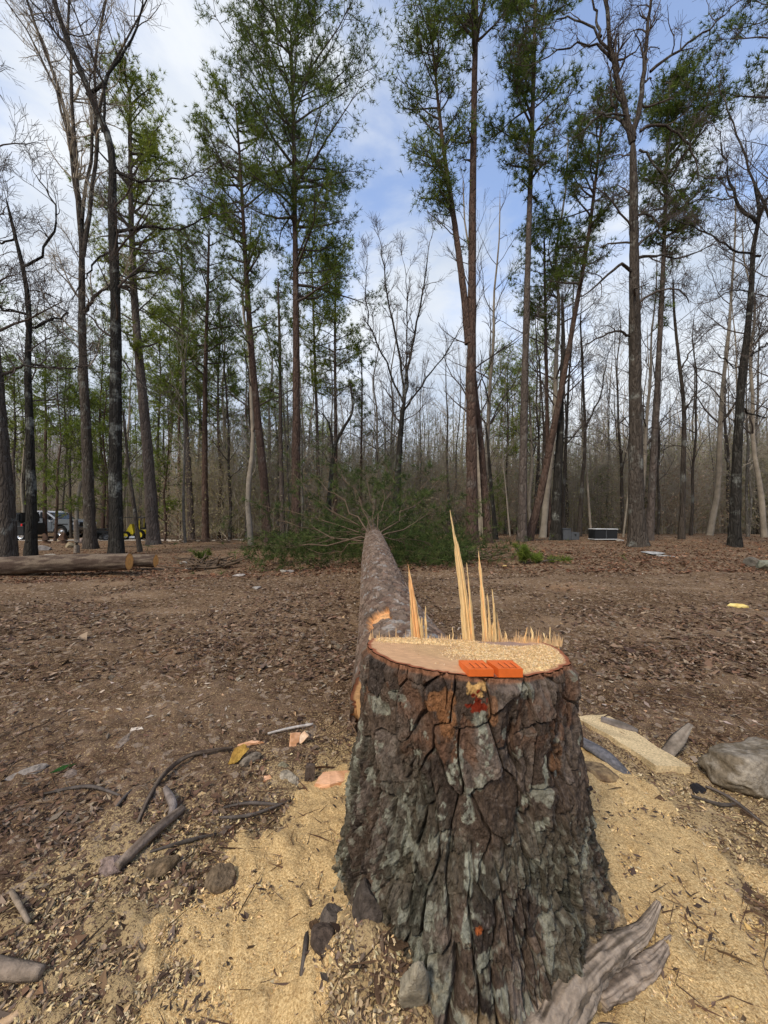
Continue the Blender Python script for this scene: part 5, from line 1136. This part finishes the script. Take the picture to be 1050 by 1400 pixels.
sprig('bright green torn pine sprig standing on the floor right of the splinters', 716, 771, .38, 1, 110, .16); sprig('low spread green sprig right of the upright one', 740, 768, .14, 2, 110, .40); sprig('green sprig on the brush heap at left', 279, 768, .30, 3, 80, .3, 'dark')
sprig('low green sprig left of the felled trunk', 437, 755, .18, 4, 90, .35, 'mid'); sprig('green sprig near the foot of the leaning pine at left', 380, 748, .2, 5, 90, .6, 'dark')

# ---- black cabinet and grey box among the right trees
M['black'] = mat('black_paint', (.012, .014, .015), rough=.35, spec=.5); M['white'] = mat('white_trim', (.55, .56, .55), rough=.6); M['grey'] = mat('grey_metal', (.075, .08, .085), rough=.5, noise=8, amp=.2)
M['tyre'] = mat('tyre', (.018, .018, .018), rough=.9); M['glass'] = mat('window_glass', (.02, .028, .035), rough=.08, spec=.9); M['car'] = mat('grey_car_paint', (.13, .15, .165), rough=.28, spec=.7)
M['silver'] = mat('silver_paint', (.55, .58, .62), rough=.3, spec=.6); M['chrome'] = mat('bright_metal', (.62, .62, .62), rough=.2, metal=.9); M['yellow'] = mat('yellow_paint', (.72, .56, .03), rough=.4, spec=.5); M['deck'] = mat('deck_wood', (.20, .12, .07), rough=.9)
M['lamp'] = mat('lamp_lens', (.75, .77, .78), rough=.1, spec=.8); M['redp'] = mat('red_print', (.5, .03, .03), rough=.5)
def bx(bm, c, s, bev=0.0, rot=None):
    r = bmesh.ops.create_cube(bm, size=1); vs = r['verts']
    for v in vs: v.co = Vector((v.co.x * s[0], v.co.y * s[1], v.co.z * s[2]))
    if rot: bmesh.ops.rotate(bm, verts=vs, cent=(0, 0, 0), matrix=Euler(rot).to_matrix())
    bmesh.ops.translate(bm, verts=vs, vec=c)
    if bev: bmesh.ops.bevel(bm, geom=list({e for v in vs for e in v.link_edges}), offset=bev, segments=2, affect='EDGES')
def part(name, root, m, *boxes):
    bm = bmesh.new()
    for b in boxes: bx(bm, *b)
    return bm_obj(name, bm, M[m], root)
p = G_(824, 739); root = thing('black_cabinet', 'glossy black cabinet with white top and bottom trim on the leaf floor', 'cabinet', p, .05)
part('body', root, 'black', ((0, 0, .24), (.86, .42, .34), .02)); part('top_trim', root, 'white', ((-.20, -.01, .427), (.44, .47, .03), .008)); part('top_trim', root, 'white', ((.23, -.01, .421), (.42, .46, .03), .008))
part('bottom_trim', root, 'white', ((0, -.01, .055), (.88, .46, .028), .008)); part('centre_strip', root, 'grey', ((0, -.215, .24), (.03, .02, .33), .004))
part('foot', root, 'black', ((-.35, 0, .02), (.08, .3, .045), .005)); part('foot', root, 'black', ((.35, 0, .02), (.08, .3, .045), .005))
for sx in (-1, 1): part('panel', root, 'black', ((sx * .21, -.213, .24), (.30, .008, .20), .003))
p = G_(778, 738); root = thing('grey_box', 'stepped dull grey metal box right of the near-black trunk', 'box', p, -.1)
part('tall_body', root, 'grey', ((-.14, 0, .20), (.30, .4, .42), .02)); part('low_body', root, 'grey', ((.16, 0, .14), (.30, .38, .30), .02)); part('lid', root, 'grey', ((-.14, 0, .42), (.32, .42, .03), .01)); part('latch', root, 'black', ((.16, -.2, .2), (.05, .03, .06), .004))

# ---- pickup, dark vehicle, yellow machine, railing, gravel drive at the left rear
def wheel(root, x, y, z, r, w, rimm='chrome', n=28):
    def cyl(name, rr, ww, m, par, inner=0):
        bm = bmesh.new(); prof = [(rr * .62, -ww / 2), (rr * .92, -ww / 2), (rr, -ww * .3), (rr, ww * .3), (rr * .92, ww / 2), (rr * .62, ww / 2)] if not inner else [(0, -ww * .25), (rr * .3, -ww * .42), (rr * .4, -ww * .2), (rr * .85, -ww * .3), (rr, -ww * .5), (rr, ww * .5), (0, ww * .5)]
        rings = [[bm.verts.new((a * math.cos(k / n * 6.2832), b, a * math.sin(k / n * 6.2832))) for k in range(n)] if a > 0 else [bm.verts.new((0, b, 0))] for a, b in prof]
        for i in range(len(rings) - 1):
            A_, B_ = rings[i], rings[i + 1]
            for k in range(n):
                if len(A_) == 1: bm.faces.new((A_[0], B_[k], B_[(k + 1) % n]))
                elif len(B_) == 1: bm.faces.new((A_[k], A_[(k + 1) % n], B_[0]))
                else: bm.faces.new((A_[k], A_[(k + 1) % n], B_[(k + 1) % n], B_[k]))
        return bm_obj(name, bm, M[m], par, True)
    t = cyl('wheel', r, w, 'tyre', root); t.location = (x, y, z); cyl('rim', r * .62, w * .9, rimm, t, 1)
def prism(name, root, m, prof, y0, y1, bev=.03):
    bm = bmesh.new(); a = [bm.verts.new((x, y0, z)) for x, z in prof]; b = [bm.verts.new((x, y1, z)) for x, z in prof]
    bm.faces.new(a); bm.faces.new(b[::-1])
    for i in range(len(prof)): bm.faces.new((a[i], b[i], b[(i + 1) % len(prof)], a[(i + 1) % len(prof)]))
    if bev: bmesh.ops.bevel(bm, geom=[e for e in bm.edges if e.calc_face_angle(0) > .5], offset=bev, segments=2, affect='EDGES')
    return bm_obj(name, bm, M[m], root)
X0, YT = (118 - CX) / F * 28, 28.0
root = thing('pickup_truck', 'dark grey crew-cab pickup parked nose right behind the left trees', 'pickup truck', (X0, YT, gz(X0, YT)))
def arch(cx, r, z0, n=8): return [(cx + r * math.cos(a), z0 + r * math.sin(a)) for a in np.linspace(0, math.pi, n)]
prism('body', root, 'car', [(-.08, .55), (-.02, .75), (-.02, 1.12), (-.12, 1.2), (-.6, 1.30), (-1.35, 1.34), (-1.9, 1.36), (-3.6, 1.38), (-5.6, 1.36), (-5.7, .6)] + [(-5.2, .55)] + arch(-4.75, .50, .42)[::-1] + [(-4.2, .48), (-1.6, .48)] + arch(-1.05, .52, .42)[::-1] + [(-.5, .55)], -1.0, 1.0, .03)
prism('cab', root, 'silver', [(-1.45, 1.33), (-2.05, 1.80), (-2.5, 1.92), (-3.5, 1.92), (-3.85, 1.35)], -.86, .86, .05)
prism('window', root, 'glass', [(-1.65, 1.38), (-2.13, 1.76), (-2.55, 1.84), (-2.62, 1.38)], -.885, -.85, .0); prism('window', root, 'glass', [(-2.70, 1.38), (-2.66, 1.84), (-3.4, 1.84), (-3.62, 1.38)], -.885, -.85, .0); prism('windshield', root, 'glass', [(-1.42, 1.36), (-2.02, 1.80), (-2.05, 1.77), (-1.5, 1.34)], -.78, .78, .0)
part('door', root, 'car', ((-2.15, -1.008, .98), (.98, .03, .72), .02)); part('door', root, 'silver', ((-3.2, -1.008, .98), (.92, .03, .72), .02)); part('door_handle', root, 'chrome', ((-2.5, -1.03, 1.18), (.18, .03, .03), .005)); part('mirror', root, 'black', ((-1.75, -1.10, 1.42), (.16, .2, .2), .03))
part('running_board', root, 'black', ((-2.7, -1.02, .42), (2.2, .14, .06), .01)); part('front_bumper', root, 'chrome', ((.03, 0, .68), (.14, 1.9, .2), .03)); part('grille', root, 'black', ((-.01, 0, .98), (.05, 1.2, .26), .01))
for sy in (-.82, .82): part('headlight', root, 'lamp', ((-.10, sy, 1.02), (.26, .38, .2), .03))
part('fender_flare', root, 'black', ((-1.05, -1.01, .98), (1.05, .05, .06), .01)); part('badge', root, 'white', ((-1.7, -1.025, 1.2), (.28, .012, .09), .003))
for wx, wy in ((-1.05, -.85), (-1.05, .85), (-4.75, -.85), (-4.75, .85)): wheel(root, wx, wy, .42, .44, .28)
xb = (30 - CX) / F * 24; root = thing('black_utility_vehicle', 'black boxy vehicle half hidden between the two leftmost trunks', 'vehicle', (xb, 24, gz(xb, 24)))
part('body', root, 'black', ((0, 0, .75), (1.7, 1.5, .75), .06)); part('cab', root, 'black', ((-.1, 0, 1.45), (1.3, 1.4, .62), .08)); part('rear_window', root, 'glass', ((-.1, -.72, 1.48), (1.05, .03, .38), .01)); part('side_rail', root, 'grey', ((0, -.77, .92), (1.6, .03, .05), .005))
part('sticker', root, 'white', ((-.1, -.742, 1.52), (.30, .008, .16), 0)); part('sticker_stripe', root, 'redp', ((-.1, -.749, 1.49), (.30, .006, .035), 0), ((-.12, -.749, 1.56), (.2, .006, .03), 0)); part('tail_light', root, 'redp', ((.7, -.77, 1.0), (.1, .03, .16), .01))
for wx in (-.55, .55): wheel(root, wx, -.6, .36, .36, .25)
xy = (186 - CX) / F * 24; gy = gz(xy, 24); root = thing('yellow_tractor', 'small yellow tractor with an overhead canopy behind the bowed young trunk', 'tractor', (xy, 24, gy)); root.scale = (.85, .85, .85)
prism('bonnet', root, 'yellow', [(-.72, .45), (-.30, 1.15), (-.20, 1.15), (-.06, .5), (-.1, .38)], -.2, .2, .03); prism('seat_base', root, 'yellow', [(.30, .42), (.28, .70), (.40, .74), (.85, .72), (.88, .4)], -.3, .3, .04)
part('chassis', root, 'black', ((.05, 0, .40), (1.5, .35, .14), .02)); part('seat', root, 'black', ((.55, 0, .84), (.4, .4, .12), .04), ((.76, 0, 1.05), (.1, .4, .42), .04)); part('post', root, 'yellow', ((.42, -.28, 1.1), (.06, .06, .9), .01)); part('post', root, 'yellow', ((.42, .28, 1.1), (.06, .06, .9), .01))
part('canopy', root, 'grey', ((.15, 0, 1.62), (1.5, .9, .05), .02)); part('steering_wheel', root, 'black', ((.12, 0, 1.0), (.05, .36, .36), .02, (0, .5, 0))); part('mower_deck', root, 'silver', ((-.15, -.35, .2), (.8, .3, .16), .04)); part('control_lever', root, 'chrome', ((.50, -.3, 1.55), (.03, .03, .35), .0, (0, .7, 0)))
for wx, r_ in ((-.45, .30), (.55, .36)): wheel(root, wx, -.42, r_ + .02, r_, .22, 'yellow'); wheel(root, wx, .42, r_ + .02, r_, .22, 'yellow')
xa = (143 - CX) / F * 23; root = thing('black_quad_bike', 'low black quad bike left of the yellow tractor behind the dark hardwood', 'quad bike', (xa, 23, gz(xa, 23)))
part('body', root, 'black', ((0, 0, .5), (1.1, .4, .22), .06)); part('seat', root, 'black', ((-.15, 0, .68), (.6, .3, .12), .04)); part('handlebar', root, 'grey', ((.3, 0, .9), (.05, .7, .05), .02)); part('rack', root, 'grey', ((.45, 0, .72), (.4, .5, .04), .01), ((-.5, 0, .70), (.4, .5, .04), .01)); part('headlight', root, 'lamp', ((.58, -.1, .55), (.06, .14, .1), .02))
for wx in (-.4, .4): wheel(root, wx, -.36, .27, .27, .2, 'grey'); wheel(root, wx, .36, .27, .27, .2, 'grey')
xr = (84 - CX) / F * 34; root = thing('deck_railing', 'brown wooden deck railing behind the pickup roof', 'railing', (xr, 34, gz(xr, 34)))
part('top_rail', root, 'deck', ((0, 0, 1.75), (2.6, .12, .06), .01)); part('bottom_rail', root, 'deck', ((0, 0, .95), (2.6, .08, .06), .01))
b0 = part('baluster', root, 'deck', ((0, 0, .0), (.06, .05, .76), .005)); b0.location = (-1.1, 0, 1.34)
for i in range(1, 11): c = b0.copy(); COL.objects.link(c); c.parent = root; c.location = (-1.1 + i * .22, 0, 1.34)
for sx in (-1.3, 1.3): part('post', root, 'deck', ((sx, 0, .95), (.12, .12, 1.9), .01))
def gravel():
    gx = np.linspace(-26, -7.5, 90); gy = np.linspace(-1, 1, 14); X, T_ = np.meshgrid(gx, gy); mid = 22.6 + .5 * np.sin(X * .3); Y = mid + T_ * 1.5
    z = ground_z(X, Y) + .03 * (1 - np.abs(T_)) + .012; V = np.stack([X, Y, z], -1).reshape(-1, 3)
    m = mat('gravel', (.42, .37, .31), rough=.95, noise=14, amp=.3, bump=(30, .8, .02)); link('gravel_drive', mesh_np('gravel_drive', V, grid_faces(14, 90), mats=[m]), kind='structure')
gravel()

# ------------------------------------------------------------------ litter: leaves, needles, chips and sawdust past counting
def outside_stump(x, y, m=.0):
    th = np.arctan2(y - SY, x - SX); return np.hypot(x - SX, y - SY) > stump_R(th, np.full(x.shape, .02)) * .92 + m
def litter():
    r = np.random.default_rng(55)
    def field(n, r0, r1, smin, smax, pal, asp, tilt, name, tr=.9, keep=None, bend=.3, matl='litter', up=.012, label=None):
        px = r.uniform(-160, 1210, n); q = r.random(n); Y = 1 / (1 / r0 + (1 / r1 - 1 / r0) * q ** tr); x = (px - CX) / F * Y; y = Y
        k = outside_stump(x, y)
        if keep is not None: k &= keep(x, y) > r.random(n)
        x, y = x[k], y[k]; z = ground_z(x, y) + r.uniform(.002, up, len(x)); s = r.uniform(smin, smax, len(x)) * (1 + r.exponential(.25, len(x)))
        o = scatter_quads(name, x, y, z, s, r.uniform(asp * .6, asp * 1.3, len(x)), pick(r, pal, len(x)), tilt, M[matl], r, bend); o['label'] = label or 'brown leaf litter covering the clearing floor'
    LEAF = [(.12, .075, .048), (.18, .115, .075), (.085, .052, .034), (.23, .155, .10), (.15, .088, .055), (.30, .22, .15), (.07, .045, .032), (.20, .12, .07), (.17, .13, .095)]
    nolit = lambda x, y: 1 - .93 * sawmask(x, y)[0]
    patch = lambda x, y: np.clip(.35 + 3.0 * (fbm(x * .8, y * 1.7, 200, 4) - .42), .12, 1) * nolit(x, y)
    field(30000, .75, 3.2, .006, .017, LEAF, .5, .40, 'leaf_litter', keep=lambda x, y: patch(x, y) * (1 - .5 * sawmask(x, y)[1]))
    field(42000, 2.6, 9, .012, .030, LEAF, .5, .35, 'leaf_litter', keep=patch)
    field(46000, 6.5, 24, .016, .040, [tuple(np.array(c) * [1.05, .85, .75]) for c in LEAF], .5, .35, 'leaf_litter', keep=lambda x, y: .9 + 0 * x)
    field(1500, 2.0, 14, .008, .020, [(.42, .34, .26), (.36, .29, .22), (.52, .43, .33), (.5, .33, .18)], .45, .25, 'pale_bits', keep=nolit, label='pale stone and wood bits strewn over the clearing')
    field(16000, .75, 5.0, .030, .055, [(.13, .08, .05), (.18, .11, .065), (.10, .065, .045), (.23, .15, .09)], .022, .18, 'pine_straw', keep=lambda x, y: ss(.45, .62, fbm(x * 2.2, y * 2.2, 210, 3)) * (1 - .85 * sawmask(x, y)[0]) + .04, bend=.1, up=.02, label='brown pine needles lying on the floor')
    CH = [(.62, .45, .22), (.72, .55, .29), (.50, .36, .18), (.38, .28, .16), (.56, .45, .28), (.24, .17, .10), (.14, .09, .055)]
    field(130000, .75, 2.6, .0025, .0068, CH, .5, .5, 'wood_chips', keep=lambda x, y: np.clip(sawmask(x, y)[1] * .9, 0, 1) ** 1.3 * (.35 + .65 * ss(.35, .6, fbm(x * 12, y * 12, 220, 3))), label='pale wood chips speckling the floor round the stump')
    field(60000, .75, 2.0, .0016, .0040, [(.80, .56, .26), (.86, .63, .31), (.68, .46, .19), (.54, .35, .14), (.35, .24, .12)], .5, .6, 'sawdust_grain', keep=lambda x, y: sawmask(x, y)[0], matl='chip', up=.014, label='yellow sawdust fanned out beside the stump')
    field(9000, .75, 2.2, .004, .011, [(.09, .06, .045), (.13, .09, .065), (.06, .045, .038)], .45, .4, 'bark_crumb', keep=lambda x, y: sawmask(x, y)[0] * ss(.42, .6, fbm(x * 7, y * 7, 230, 3)) + .02, up=.018, label='dark bark crumbs mixed into the sawdust')
litter()
